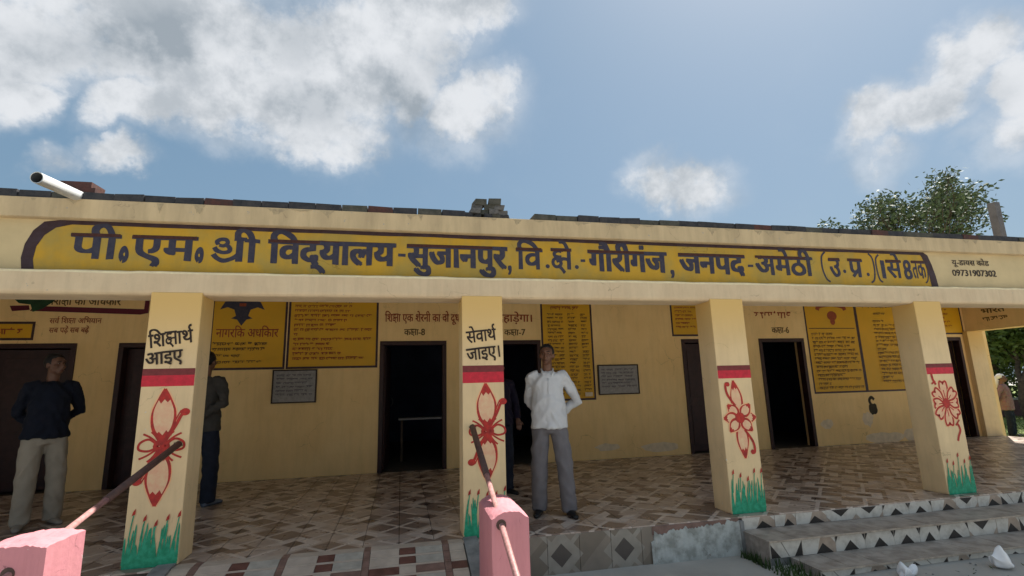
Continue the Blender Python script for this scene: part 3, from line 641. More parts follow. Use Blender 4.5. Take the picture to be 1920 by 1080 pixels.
# red ribbon panel with a green leaf, top left
P = Paint(YW); P.poly([(-5.4, 2.585), (-3.95, 2.535), (-3.84, 2.56), (-3.84, 2.84), (-3.90, 2.84), (-3.905, 2.62), (-5.35, 2.66)]); P.poly([(-5.62, 2.58), (-5.4, 2.60), (-5.42, 2.67), (-5.66, 2.66)])
rb = part('painted_ribbon', P, M_maroon, BL, label='maroon painted ribbon under the heading at top left')
P = Paint(YW - .002); P.poly([(-5.7, 2.84), (-5.02, 2.84), (-5.12, 2.72), (-5.24, 2.62), (-5.36, 2.57), (-5.40, 2.68), (-5.55, 2.70)]); part('painted_leaf', P, material('dark_green_paint', (.012, .055, .02), .6, .3, 12), rb)
def inscription(*a, **k):
    P = Paint(YW - .001); letters(P, *a, **k); part('wall_lettering', P, TXT, BL)
inscription('िशKा का अिधकार', -5.15, -4.22, 2.80, 2.68, 0, .02)
inscription('सवR िशKा अिभयान', -5.13, -4.45, 2.475, 2.40, 1, .012); inscription('सब पढ़ें सब बढ़ें', -5.12, -4.6, 2.335, 2.26, 1, .012)
inscription('िशKा एक शेरनी का वो दूध', -.29, .98, 2.56, 2.43, 1, .022); inscription('वही दहाड़ेगा।', 1.30, 2.28, 2.56, 2.43, 1, .022)
inscription('कKा-8', .03, .38, 2.30, 2.20, 0, .028); inscription('कKा-7', 1.76, 2.15, 2.29, 2.19, 0, .028); inscription('कKा-6', 7.22, 7.62, 2.32, 2.21, 0, .028)
P = Paint(YW - .001); scribble(P, 6.86, 7.72, 2.62, .10, 1); part('wall_lettering', P, TXT, BL, kind='stuff')
TB = lambda x, z, y: (12.148 + y, x, z)
P = Paint(0, .0002, T=TB); letters(P, 'भारत', 3.6, 3.15, 2.66, 2.56, 0, .02); part('beam_lettering', P, TXT, BL)
P = Paint(0, .0002, T=TB); scribble(P, 3.15, 3.6, 2.47, .07, 0); P.ribbon([(2.98, 2.60), (2.75, 2.64)], .02, 0, False); scribble(P, 1.6, 2.6, 2.5, .09, 1); part('beam_lettering', P, TXT, BL, kind='stuff')
# marble plaques
for x0, x1, z0, z1, lab in ((-1.975, -1.35, 1.15, 1.635, 'grey marble plaque under the wide yellow board'), (3.49, 4.24, 1.125, 1.62, 'grey marble plaque right of the man in white')):
    mb = MB(); mb.box((x0, YB - .03, z0), (x1, YB - .001, z1)); o = part('plaque', mb, M_slab, BL, bevel=.004, label=lab)
    mb = MB(); w = .02
    for a, b_, c, d in ((x0 - w, z0 - w, x1 + w, z0), (x0 - w, z1, x1 + w, z1 + w), (x0 - w, z0, x0, z1), (x1, z0, x1 + w, z1)): mb.box((a, YB - .036, b_), (c, YB - .001, d))
    part('frame', mb, M_black, o)
    P = Paint(YB - .031); rows(x0 + .04, x1 - .04, z1 - .06, .06, int((z1 - z0 - .08) / .06), .026, 0, P, [.95, 1, .9, 1, .85, 1]); part('engraving', P, [material('plaque_ink', (.10, .09, .10), .6)], o, kind='stuff')
# stains and bare plaster on the wall
def blot(name, x, z, rx, rz, mat, seed, off=.001):
    P = Paint(YB - off); n = 28
    P.poly([(x + rx * math.cos(t) * (1 + .35 * noise.noise(Vector((math.cos(t) * 1.5, math.sin(t) * 1.5, seed)))), z + rz * math.sin(t) * (1 + .45 * noise.noise(Vector((math.cos(t) * 2, math.sin(t) * 2, seed + 5))))) for t in (2 * PI * i / n for i in range(n))])
    return part(name, P, mat, BL)
blot('bare_patch', 8.22, .41, .15, .09, M_pale, 1); blot('bare_patch', 9.2, .47, .13, .14, M_pale, 2, .0012); blot('bare_patch', 9.55, .09, .5, .10, M_pale, 3); blot('bare_patch', 10.3, .12, .3, .13, M_pale, 4, .0014)
blot('bare_patch', 3.6, .2, .25, .06, M_pale, 6); blot('bare_patch', 4.6, .15, .35, .08, M_pale, 7)
st = blot('smudge', 9.36, .66, .115, .105, M_soot, 8, .0018); P = Paint(YB - .002); P.ribbon([(9.33, .74), (9.30, .83), (9.36, .89), (9.42, .84)], .06); part('smudge_curl', P, M_soot, st)
P = Paint(.0345)
for k in range(34):
    x = random.uniform(-3.4, 8.5); l = random.uniform(.01, .07) if random.random() < .8 else random.uniform(.07, .13); w = random.uniform(.01, .05)
    n_ = 12; top = []
    for q in range(n_ + 1):
        t = q / n_; top.append((x - w * 2 + 4 * w * t, 2.966 - l * (math.sin(PI * t) ** 1.5) * (.45 + .75 * abs(noise.noise(Vector((x * 9 + t * 5, k, 0)))) * 1.6) - .003))
    P.poly([(x - w * 2, 2.966)] + top + [(x + w * 2, 2.966)])
part('damp_streaks', P, material('damp_streak', (.33, .26, .165), .9, .4, 30, c2=(.50, .39, .23)), BL, kind='stuff')
# ---------------- bricks along the roof edge
brk = []
for k in range(8):
    mb = MB(); mb.box((0, 0, 0), (.231, .20, .062), 0, .004); brk.append(mb.mesh('brick', BR[(0, 0, 2, 0, 0, 2, 0, 1)[k]]))
x = -7.2; k = 0
while x < 12.3:
    if not (.46 < x < 1.14):
        o = link('brick', random.choice(brk), BL, (x, .045 + random.uniform(-.012, .01), 2.976)); o.rotation_euler = (0, random.uniform(-.012, .012), random.uniform(-.03, .03))
        o.scale = (1, 1, random.uniform(.95, 1.08))
    x += .2365 if x < 2 else .2335
BP = thing('brick_pile', 'small heap of broken grey bricks on the roof edge above the name band', 'bricks', (.6, .06, 2.976))
for row, (n, x0, z) in enumerate(((5, 0, 0), (4, .05, .055), (3, .09, .108), (2, .12, .158))):
    for i in range(n):
        mb = MB(); w = (.46 - row * .07) / n; mb.box((0, 0, 0), (w * .96, .16, .052), 0, .008)
        o = link('brick', mb.mesh('brick', BR[random.choice((0, 3, 3, 2))]), BP, (x0 + i * w + random.uniform(-.01, .01), random.uniform(0, .05), z)); o.rotation_euler = (0, 0, random.uniform(-.15, .15))
BK = thing('brick_stack', 'stack of reddish bricks on the roof edge behind the white drain pipe', 'bricks', (-2.95, .10, 2.976 + .07))
for i, (dx, dz) in enumerate(((0, 0), (.15, 0), (.02, .06))):
    mb = MB(); mb.box((0, 0, 0), (.145 if i < 2 else .24, .2, .058), 0, .004); link('brick', mb.mesh('brick', BR[1]), BK, (dx, random.uniform(-.01, .01), dz))
PP = thing('drain_pipe', 'white plastic drain pipe sticking out over the roof edge at left', 'pipe', (-2.76, -.4, 3.0))
mb = MB(); mb.tube([(-.02, 0, -.02), (.02, .62, .02)], .047, 20, 0, False); mb.tube([(-.02, 0, -.02), (.02, .62, .02)], .041, 20, 1, False)
k = len(mb.v); 
for j in range(20): mb.f.append((j, (j + 1) % 20, 40 + (j + 1) % 20, 40 + j)); mb.m.append(0)
part('pipe', mb, [M_pvc, M_dark], PP, smooth=True)
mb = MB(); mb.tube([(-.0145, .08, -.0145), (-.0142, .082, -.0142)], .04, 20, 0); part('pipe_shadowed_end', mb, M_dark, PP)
mb = MB(); mb.box((10.67, 2, 2.972), (10.80, 2.13, 4.42)); mb.box((10.64, 1.97, 2.973), (10.83, 2.16, 3.02))
o = part('metal_post', mb, M_grey, bevel=.006); o['label'] = 'dark upright post on the roof at the far right'; o['category'] = 'post'
# ================================================================== VERANDA FLOOR
FL = link('veranda_floor', None, None, (0, 0, 0), kind='structure')
mb = MB(); mb.box((XL, -.092, Z0 - .1), (-1.695, YB + 5, -.010)); mb.box((-1.695, .02, Z0 - .1), (.54, YB + 5, -.010)); mb.box((.54, -.092, Z0 - .1), (XR - .05, YB + 5, -.010))
part('plinth', mb, M_grout, FL)
cells = []
T_ = .30; nx = int((XR - XL) / T_); ny = 14
for i in range(nx + 1):
    for j in range(ny):
        x0 = XL + i * T_; x1 = min(x0 + T_, XR); y0 = -.10 + j * T_; y1 = min(y0 + T_, YB - .001)
        if x1 - x0 < .02 or y1 <= y0: continue
        d = math.hypot(x0 + .15, y0 + .15 + 4.736); vis = -3.6 < (x0 - .2 * d) and (x0 < 9)
        cells.append((d if vis else d + 100, x0, y0, x1, y1))
cells.sort()
tm = {}
g = .0025; rest_mb = MB()
for q, (d, x0, y0, x1, y1) in enumerate(cells):
    w, h = round(x1 - x0, 3), round(y1 - y0, 3)
    if q < 290:
        if (w, h) not in tm: mb = MB(); mb.box((g, g, -.012), (w - g, h - g, 0)); tm[(w, h)] = mb.mesh('tile', M_floor)
        link('tile', tm[(w, h)], FL, (x0, y0, random.uniform(-.0012, 0)))
    else: rest_mb.box((x0 + g, y0 + g, -.012), (x1 - g, y1 - g, -.0006))
part('floor_tiles', rest_mb, M_floor, FL, kind='stuff')
# front riser between the pink post and the third column
x = .68
while x < 2.25:
    w = .30; mb = MB(); mb.box((.002, -.106, Z0 - .02), (w - .002, -.0925, -.0125)); link('riser_tile', mb.mesh('riser_tile', M_riser), FL, (x, 0, 0)) if False else None
    mb = MB(); mb.box((x + .002, -.106, Z0 - .02), (min(x + w, 2.30) - .002, -.0925, -.0125)); part('riser_tile', mb, M_riser, FL); x += w
mb = MB(); k = 130; top = []
for i in range(k + 1):
    xx = 2.27 + .93 * i / k; zt = -.055 + .035 * (i / k) + .045 * noise.noise(Vector((xx * 9, 0, 1))) + .045 * noise.noise(Vector((xx * 31, 0, 1))) - .015 - (.09 if i < 5 else 0) + (.02 if i > 108 else 0)
    top.append((xx, min(zt, -.014)))
for i in range(k):
    (a, za), (b_, zb) = top[i], top[i + 1]
    wa = -.118 - .006 * noise.noise(Vector((a * 6, 2, 0))); wb = -.118 - .006 * noise.noise(Vector((b_ * 6, 2, 0)))
    mb.face([(a, wa - .012, Z0 - .03), (b_, wb - .012, Z0 - .03), (b_, wb, zb), (a, wa, za)]); mb.face([(a, wa, za), (b_, wb, zb), (b_, -.0925, zb + .003), (a, -.0925, za + .003)])
part('whitewash_patch', mb, M_whitew, FL)
mb = MB(); mb.box((3.2, -.135, Z0 - .02), (3.238, -.0925, -.03)); mb.box((3.2, -.0, -.0005), (3.62, .03, .0)) if False else None; part('cement_corner', mb, M_cement, FL)
mb = MB(); mb.box((2.29, -.112, -.085), (3.198, -.0926, -.0125)); part('brown_edge_tile', mb, M_rampB, FL)
# ================================================================== STEPS
ST = thing('entrance_steps', 'tiled steps with white and dark triangle pattern right of the third column', 'steps', (3.24, -.1, Z0))
ST.location = (0, 0, 0)
XS = 3.24; XE = 8.4
mb = MB(); mb.box((XS + .004, -.455, Z0 - .05), (XE, -.107, -.130)); mb.box((XS + .204, -.795, Z0 - .05), (XE, -.456, -.280)); part('core', mb, M_cement, ST)
M_step = [material('step_tile_white', (.62, .585, .52), .45, .2, 14, c2=(.46, .42, .36), thr=(.45, .7)), material('step_tile_dark', (.045, .038, .034), .45, .3, 12), material('step_tile_tan', (.46, .36, .28), .45, .2, 12), material('step_tile_seam', (.30, .27, .23), .6)]
def riser(x, w, y, zb, zt, kind):
    mb = MB(); mb.box((x + .0015, y, zb), (x + w - .0015, y + .0135, zt), 2 if kind == 3 else 0)
    h = zt - zb; e = [y - .0003]
    def pg(pts, mi):
        e[0] -= .0002; mb.face([(x + .003 + (w - .006) * a, e[0], zb + .001 + (h - .002) * b_) for a, b_ in pts], mi)
    j = lambda: random.uniform(-.03, .03)
    def tri(a, b_, c, up, mi=1): pg([(a, 0), (c, 0), (b_, .62 + j())] if up else [(a, 1), (b_, .35 + j()), (c, 1)], mi)
    if kind == 0:
        tri(.24 + j(), .5, .76, True); pg([(0, 1), (0, .55), (.10, 1)], 1); pg([(1, 1), (.9, 1), (1, .5)], 1)
    elif kind == 1:
        pg([(0, 0), (.30, 0), (0, .85)], 1); pg([(1, 0), (1, .9), (.74, 0)], 1); pg([(.32, 1), (.55, .05), (.58, .05), (.36, 1)], 3)
    elif kind == 2:
        tri(.2 + j(), .48, .78, False); pg([(0, 0), (.14, 0), (0, .4)], 2); pg([(1, 0), (1, .45), (.84, 0)], 2)
    elif kind == 3:
        pg([(0, 0), (.42, 0), (.56, 1), (0, 1)], 0); tri(.40, .62, .92, True); pg([(1, 1), (.86, 1), (1, .6)], 0)
    else:
        pg([(.0, .0), (.2, .0), (.1, .28), (0, .28)], 1); pg([(.75, 0), (1, 0), (1, .25), (.85, .25)], 1); pg([(.22, 0), (.70, 0), (.80, .32), (.14, .32)], 3); tri(.60, .78, .96, False)
    part('riser_tile', mb, M_step, ST)
for zt, zb, y in ((-.0126, -.118, -.1065), (-.132, -.268, -.468), (-.282, Z0 - .03, -.808)):
    x = XS + (0 if y > -.5 else .2); q = int(-y * 7)
    while x < XE - .05:
        w = min(random.choice((.36, .30, .24, .33)), XE - x); riser(x, w, y, zb, zt, random.choice((0, 2, 3, 4, 0, 1, 3))); x += w
for z, y0, y1, xs in ((-.118, -.482, -.1068, XS - .02), (-.268, -.822, -.4685, XS + .19)):
    x = xs
    while x < XE - .02:
        w = min(random.choice((.6, .45, .3)), XE - x); mb = MB(); mb.box((x + .002, y0, z - .0135), (x + w - .002, y1, z + random.uniform(-.001, .001))); part('tread_tile', mb, M_tread, ST, bevel=.003); x += w
mb = MB(); mb.box((XS - .008, -.455, Z0 - .02), (XS + .0035, -.137, -.1325)); part('side_tile', mb, M_tread, ST); mb = MB(); mb.box((XS + .19, -.79, Z0 - .02), (XS + .2035, -.484, -.2825)); part('side_tile', mb, M_tread, ST)
for z, y0, xs in ((-.118, -.484, XS - .02), (-.268, -.824, XS + .19)):
    mb = MB(); mb.box((xs, y0 - .007, z - .0137), (XE, y0 - .0003, z + .0016), 0); part('nosing', mb, material('nosing_tile', (.50, .42, .34), .5, .3, 12), ST)
# ================================================================== RAMP
RP = thing('entrance_ramp', 'short tiled ramp between the two pink handrail posts', 'ramp')
SL = .235
def rz(y): return (y + .10) * SL if y < -.10 else 0.0
YE = -1.52
mb = MB(); x0, x1 = -1.693, .538
mb.v = [(x0, .018, Z0 - .05), (x1, .018, Z0 - .05), (x1, YE, Z0 - .05), (x0, YE, Z0 - .05), (x0, .018, -.016), (x1, .018, -.016), (x1, YE, rz(YE) - .016), (x0, YE, rz(YE) - .016), (x0, -.1, -.016), (x1, -.1, -.016)]
mb.f = [(0, 1, 5, 4), (8, 9, 6, 7), (4, 5, 9, 8), (3, 7, 6, 2), (0, 4, 8, 7, 3), (1, 2, 6, 9, 5)]; mb.m = [0] * 6
part('ramp_core', mb, M_grout, RP)
def ramp_cell(xa, xb, ya, yb, mat):
    mb = MB(); g = .0018; d = .012
    P4 = [(xa + g, ya + g), (xb - g, ya + g), (xb - g, yb - g), (xa + g, yb - g)]
    mb.v = [(x, y, rz(y) - d) for x, y in P4] + [(x, y, rz(y)) for x, y in P4]
    mb.f = [(0, 3, 2, 1), (4, 5, 6, 7), (0, 1, 5, 4), (1, 2, 6, 5), (2, 3, 7, 6), (3, 0, 4, 7)]; mb.m = [0] * 6
    part('tile', mb, mat, RP)
px = [-1.693, -1.56, -1.493, -1.30, -1.165, -.925]
cols_ = []
for c in range(4):   # pattern repeats every .64 m: strip, light, dark square, light
    a = -1.555 + .637 * c - .0
    cols_ += [(a, a + .055, 's'), (a + .055, a + .285, 'l'), (a + .285, a + .415, 'd'), (a + .415, a + .637, 'g')]
cols_ = [(-1.693, -1.555, 'l')] + [c for c in cols_ if c[0] < .53]
yy = -.004; r = 0; rowsy = [(.10, 'n'), (.028, 'w'), (.10, 'n'), (.028, 'w'), (.10, 'x'), (.028, 'w')]
yy = -.10 + .0
rowlist = [(.016, -.10, 'w')]
while yy > YE:
    h, kd = rowsy[r % 6]; y2 = max(yy - h, YE); rowlist.append((yy, y2, kd)); yy = y2; r += 1
for ya, yb, kd in rowlist:
    if kd == 'w':
        q = [c for c in cols_]
        for a, b_, t in q: 
            if t == 's': ramp_cell(a, min(b_, .537), yb, ya, M_rampB)
        segs = [(-1.693, -1.555)] + [(-1.5 + .637 * c, -1.5 + .637 * c + .582) for c in range(4)]
        for a, b_ in segs:
            if a < .5: ramp_cell(a, min(b_, .537), yb, ya, M_rampL)
    else:
        for a, b_, t in cols_:
            b_ = min(b_, .537)
            if b_ - a < .02: continue
            if kd == 'n': m = {'s': M_rampB, 'l': M_rampL, 'd': M_rampD, 'g': M_rampG}[t]
            else: m = {'s': M_rampB, 'l': M_rampD, 'd': M_rampL, 'g': M_rampB}[t]
            ramp_cell(a, b_, yb, ya, m)
for x0, x1 in ((.541, .665), (-1.83, -1.697)):
    mb = MB(); n = 16
    for i in range(n + 1):
        y = -.002 + (YE + .02) * i / n; zt = rz(y) + .012 + .006 * noise.noise(Vector((x0, y * 5, 0))); a = -.108 if x0 > 0 and False else 0
        mb.v += [(x0, y, Z0 - .05), (x0 + .004, y, zt), (x1, y, zt + .003), (x1, y, Z0 - .05)]
    for i in range(n):
        for j in range(3): mb.f.append((i * 4 + j, i * 4 + j + 1, i * 4 + j + 5, i * 4 + j + 4)); mb.m.append(0)
    mb.f.append((3, 2, 1, 0)); mb.m.append(0); e = n * 4; mb.f.append((e, e + 1, e + 2, e + 3)); mb.m.append(0)
    part('kerb', mb, M_cement, RP)
# ================================================================== PINK POSTS WITH PIPES
def handrail(px0, px1, yf, yb, ztop, pipeX, lab, zp0, slope, arch=.045, dx=0.0):
    H = thing('handrail', lab, 'handrail', ((px0 + px1) / 2, (yf + yb) / 2, Z0), 0, 'pink handrail posts of the ramp')
    ox, oy, oz = H.location
    mb = MB(); n = 30; m = 12
    # arched top block with slightly rough edges
    prof = []
    for i in range(n + 1):
        t = i / n; x = px0 + (px1 - px0) * t
        z = ztop - arch * (abs(2 * t - 1) ** 2.6); prof.append((x, z))
    for j in range(m + 1):
        y = yf + (yb - yf) * j / m
        for (x, z) in prof:
            w = noise.noise(Vector((x * 14, y * 14, z))) * .006 + noise.noise(Vector((x * 45, y * 45, z * 40))) * .004 * (2.2 if j in (0, m) else 1)
            ed = (.010 if j in (0, m) else 0)
            mb.v.append((x - ox + w * .3, y - oy + w * .4, z - oz + w - ed * .6))
        
    for j in range(m):
        for i in range(n): a = j * (n + 1) + i; mb.f.append((a, a + 1, a + n + 2, a + n + 1)); mb.m.append(0)
    # walls down
    def wall(idx):
        k = len(mb.v)
        lv = [0, .12, .3, .5]
        pts = [mb.v[i] for i in idx]
        rows_ = []
        for q in range(5):
            rr = []
            for (x, y, z) in pts:
                zz = z + (-.04 - z) * q / 4; w = noise.noise(Vector((x * 9 + 3, y * 9, zz * 9))) * .004 if q else 0
                mb.v.append((x + w, y + w, zz)); rr.append(len(mb.v) - 1)
            rows_.append(rr)
        for q in range(4):
            for i in range(len(idx) - 1): mb.f.append((rows_[q][i], rows_[q + 1][i], rows_[q + 1][i + 1], rows_[q][i + 1])); mb.m.append(0)
    N1 = n + 1
    wall([i for i in range(N1)]); wall([m * N1 + i for i in reversed(range(N1))]); wall([j * N1 for j in reversed(range(m + 1))]); wall([j * N1 + n for j in range(m + 1)])
    part('post', mb, M_pink, H)
    def pp(y): return (pipeX + dx * y - ox, y - oy, zp0 + slope * y - oz)
    mb = MB(); mb.tube([pp(-.003), pp(-.78)], .026, 14); mb.tube([(pp(.0)[0], -.012 - oy, pp(0)[2]), pp(-.012)], .034, 14); part('shaded_rusty_sleeve', mb, M_rustshade, H, smooth=True)  # thicker rusty sleeve, its dark colour also holds the roof's shade
    mb = MB(); mb.tube([pp(-.74), pp(-2.6)], .019, 14); part('pipe', mb, M_pinkpipe, H, smooth=True)
    mb = MB(); c = pp(yf); mb.tube([(c[0] - .004, yf - oy - .003, c[2] + .006), (c[0] - .004, yf - oy + .01, c[2] + .006)], .033, 16); part('pipe_hole', mb, M_rustshade, H)
handrail(.575, .82, -1.35, -.80, .515, .64, 'pink rounded post and slanting pipe in front of the second column', .947, .385)
handrail(-2.12, -1.80, -1.44, -1.10, .56, -1.76, 'pink post and slanting pipe at the bottom left corner', .913, .345, .02, .133)
# ================================================================== LITTER, GRASS TUFTS
def bag(lab, x, y, sx, sy, sz, seed):
    mb = MB(); mb.ball((0, 0, sz * .5), (sx, sy, sz * .6), 44, 28)
    mb.v = [(a * (1 + .7 * noise.noise(Vector((a * 12 + seed, b * 12, c * 12)))), b * (1 + .7 * noise.noise(Vector((a * 11, b * 11 + seed, c * 9)))), max(.002, c * (1 + 1.1 * noise.noise(Vector((a * 16, b * 14, seed)))))) for a, b, c in mb.v]
    o = part('plastic_bag', mb, M_bag, smooth=True); o.location = (x, y, Z0 + .005); o['label'] = lab; o['category'] = 'bag'; o['group'] = 'litter on the ground by the steps'
bag('crumpled white plastic bag, the right one of the litter by the steps', 5.03, -1.04, .10, .06, .11, 2)
bag('torn white plastic bag lying left of the other bag by the steps', 4.10, -.98, .09, .05, .07, 9)
mb = MB()
for i in range(420):
    if i < 260: x, y, h = 3.13 + random.random() * .28, -.15 - random.random() * .75, random.uniform(.03, .11)
    else: x, y, h = random.uniform(-6, 9), -1.0 - random.random() * .4, random.uniform(.01, .03)
    if y > -.49 and x > 3.22: x = 3.2 - random.random() * .06
    if y > -.83 and x > 3.42: x = 3.38
    a = random.uniform(0, PI * 2); dx, dy = math.cos(a) * .008, math.sin(a) * .008; lx, ly = random.uniform(-.04, .04), random.uniform(-.04, .04)
    mb.face([(x - dx, y - dy, Z0), (x + dx, y + dy, Z0), (x + lx, y + ly, Z0 + h)])
part('grass_tufts', mb, M_blade, kind='stuff', label='sparse green grass by the end of the steps', category='grass')
mb = MB()
for i in range(9000):
    x, y = random.uniform(13, 24), random.uniform(2.5, 14); h = random.uniform(.04, .12); a = random.uniform(0, 6.3); dx, dy = math.cos(a) * .012, math.sin(a) * .012
    mb.face([(x - dx, y - dy, Z0), (x + dx, y + dy, Z0), (x + random.uniform(-.06, .06), y + random.uniform(-.06, .06), Z0 + h)])
part('lawn_grass', mb, M_leafB, kind='stuff', label='short sunlit grass of the lawn beyond the veranda', category='grass')
mb = MB()
for i in range(500):
    x, y = random.uniform(-3, 8), random.uniform(-2.5, -.9); s = random.uniform(.004, .013); mb.ball((x, y, Z0 + .01), (s, s * .8, s * .6), 6, 4)
part('pebbles', mb, M_cement, kind='stuff', label='loose pebbles scattered on the dusty ground', category='gravel')
# ================================================================== TREES
def leaf_mesh(name, centres, size, mat, seed=1, droop=.3, asp=.45):
    rnd = random.Random(seed); mb = MB()
    for c in centres:
        d = Vector((rnd.gauss(0, 1), rnd.gauss(0, 1), rnd.gauss(0, .6) - droop)).normalized(); e = d.cross(Vector((rnd.gauss(0, 1), rnd.gauss(0, 1), rnd.gauss(0, 1)))).normalized()
        l = size * rnd.uniform(.6, 1.3); w = l * asp; c = Vector(c)
        mb.face([c, c + d * l * .5 + e * w * .5, c + d * l, c + d * l * .5 - e * w * .5])
    return mb
def tree(name, lab, cat, base, height, spread, trunk_r, mat, seed, lean=(0, 0), leaf=.14, nleaf=14, depth=5, clump=.35, first=.35, group=None, bias=None):
    rnd = random.Random(seed); T = thing(name, lab, cat, base, 0, group)
    tb = MB(); tips = []
    def grow(p, d, l, r, k):
        q = p + d * l; mid = (p + q) / 2 + Vector((rnd.gauss(0, 1), rnd.gauss(0, 1), 0)) * l * .06
        tb.tube([p, mid, q], [r, r * .85, r * .68], 7 if k < 3 else 4, 0, False)
        if k >= depth - 2:
            for t in range(3): tips.append((p.lerp(q, (t + 1) / 3), d, k))
        if k >= depth: return
        nb = 3 if k < 2 else rnd.choice((2, 3))
        for i in range(nb):
            a = rnd.uniform(0, 2 * PI) + i * 2 * PI / nb; s = rnd.uniform(.45, .95)
            nd = (d + Vector((math.cos(a), math.sin(a), 0)) * s * spread + Vector((0, 0, .12))).normalized()
            if bias: nd = (nd + Vector(bias) * .25).normalized()
            grow(q, nd, l * rnd.uniform(.62, .82), r * .62, k + 1)
    grow(Vector((0, 0, 0)), Vector((lean[0], lean[1], 1)).normalized(), height * first, trunk_r, 0)
    part('trunk', tb, M_bark, T, smooth=True)
    cs = []
    for p, d, k in tips:
        for i in range(nleaf): cs.append(p + Vector((rnd.gauss(0, clump), rnd.gauss(0, clump), rnd.gauss(0, clump * .7))))
    part('crown', leaf_mesh('crown', cs, leaf, mat, seed), mat, T); return T
tree('feathery_tree', 'thin feathery tree rising behind the roof at right', 'tree', (23.1, 12.6, Z0), 7.1, .46, .12, M_leafC, 11, (0, 0), .19, 3, 6, .15, .41)
tree('feathery_tree', 'low sparse tree showing just above the roof left of the feathery tree', 'tree', (20.4, 12.4, Z0), 6.9, .6, .11, M_leafC, 5, (.05, 0), .19, 3, 6, .14, .40)
tree('leafy_tree', 'dense dark leafy tree beyond the lawn seen through the veranda end', 'tree', (31, 13, Z0), 8.5, .8, .3, M_leafA, 3, (0, 0), .32, 14, 5, .55, .22)
tree('leafy_tree', 'broad tree with sunlit low branches beyond the lawn, right of the person', 'tree', (27.5, 9.5, Z0), 6.0, 1.0, .22, M_leafB, 8, (0, 0), .30, 12, 5, .5, .25)
tree('leafy_tree', 'farther dark tree behind the others beyond the lawn', 'tree', (36, 20, Z0), 10.5, .9, .3, M_leafA, 21, (0, 0), .42, 14, 5, .8, .2)
def bush(lab, x, y, rx, ry, h, mat, seed):
    rnd = random.Random(seed); cs = []
    for i in range(1500):
        a = rnd.uniform(0, 2 * PI); t = rnd.random() ** .5; z = rnd.random(); cs.append((math.cos(a) * rx * t * (1 - .4 * z), math.sin(a) * ry * t * (1 - .4 * z), z * h * (1 + .2 * math.sin(a * 3))))
    T = thing('bush', lab, 'bush', (x, y, Z0), 0, 'bushes at the far side of the lawn'); part('foliage', leaf_mesh('foliage', cs, .2, mat, seed), mat, T)
    mb = MB(); mb.tube([(0, 0, 0), (.05, 0, h * .6)], [.05, .02], 6); part('stem', mb, M_bark, T)
tree('leafy_tree', 'nearest leafy tree at the lawn edge, hanging low over the person', 'tree', (21.5, 9.2, Z0), 5.4, 1.1, .16, M_leafB, 17, (0, 0), .24, 16, 5, .42, .24)
tree('leafy_tree', 'dark full tree between the nearest tree and the broad one', 'tree', (24.8, 12.0, Z0), 6.4, 1.1, .2, M_leafA, 19, (0, 0), .28, 18, 5, .5, .2)
bush('dark bush at the lawn edge right behind the distant person', 24.5, 12.0, 1.6, 1.2, 1.9, M_leafA, 31)
bush('dark bush at the lawn edge, right of the bush behind the person', 27.2, 11.6, 1.7, 1.2, 1.7, M_leafA, 32)
bush('sunlit bush at the lawn edge, left of the other bushes', 22.0, 13.5, 1.5, 1.2, 2.0, M_leafB, 33)
WL = thing('low_wall', 'low dark wall with pale coping beyond the lawn', 'wall', (22, 10.4, Z0))
mb = MB(); mb.box((-2, 0, 0), (9, .22, .62)); part('wall_body', mb, material('dark_wall_paint', (.10, .05, .05), .9, .3, 5), WL)
for i in range(9): mb = MB(); mb.box((-2.02 + i * 1.22, -.04, .623), (-.82 + i * 1.22, .26, .70), 0, .006); part('coping', mb, M_cement, WL)
# ================================================================== CLASSROOM DESK
DS = thing('school_desk', 'wooden bench desk just inside the dark classroom 8 doorway', 'desk', (.45, 5.4, -.01))
mb = MB(); mb.box((-.5, -.2, .74), (.5, .2, .775)); part('desktop', mb, material('pale_desk_top', (.35, .33, .32), .4), DS, bevel=.004)
for a in (-.45, .41):
    for b_ in (-.17, .13): mb = MB(); mb.box((a, b_, 0), (a + .04, b_ + .04, .74)); part('leg', mb, M_wood, DS)
# ================================================================== PEOPLE
def remesh(mb, voxel, smooth_it=4, disp=0.0, dscale=9.0, seed=0):
    me = mb.mesh('tmp', M_black); o = bpy.data.objects.new('tmp', me); TS.collection.objects.link(o)
    r = o.modifiers.new('r', 'REMESH'); r.mode = 'VOXEL'; r.voxel_size = voxel
    s = o.modifiers.new('s', 'SMOOTH'); s.factor = .5; s.iterations = smooth_it
    TS.view_layers[0].update(); dg = TS.view_layers[0].depsgraph
    new = bpy.data.meshes.new_from_object(o.evaluated_get(dg)); bpy.data.objects.remove(o)
    if disp:
        for v in new.vertices:
            p = v.co; g_ = p.z * dscale * .9 + p.x * dscale * .9 * (1 if p.x > 0 else -1); n = (.6 - abs(noise.noise(Vector((p.x * dscale * .5, p.y * dscale * .5, g_ * .8 + seed)))) * 2.4) * .7 + .5 * noise.noise(Vector((p.x * dscale * 2.2, p.y * dscale * 2.2, p.z * dscale * 1.4 + seed)))
            v.co += v.normal * n * disp
    new.polygons.foreach_set('use_smooth', [True] * len(new.polygons)); new.materials.clear(); return new
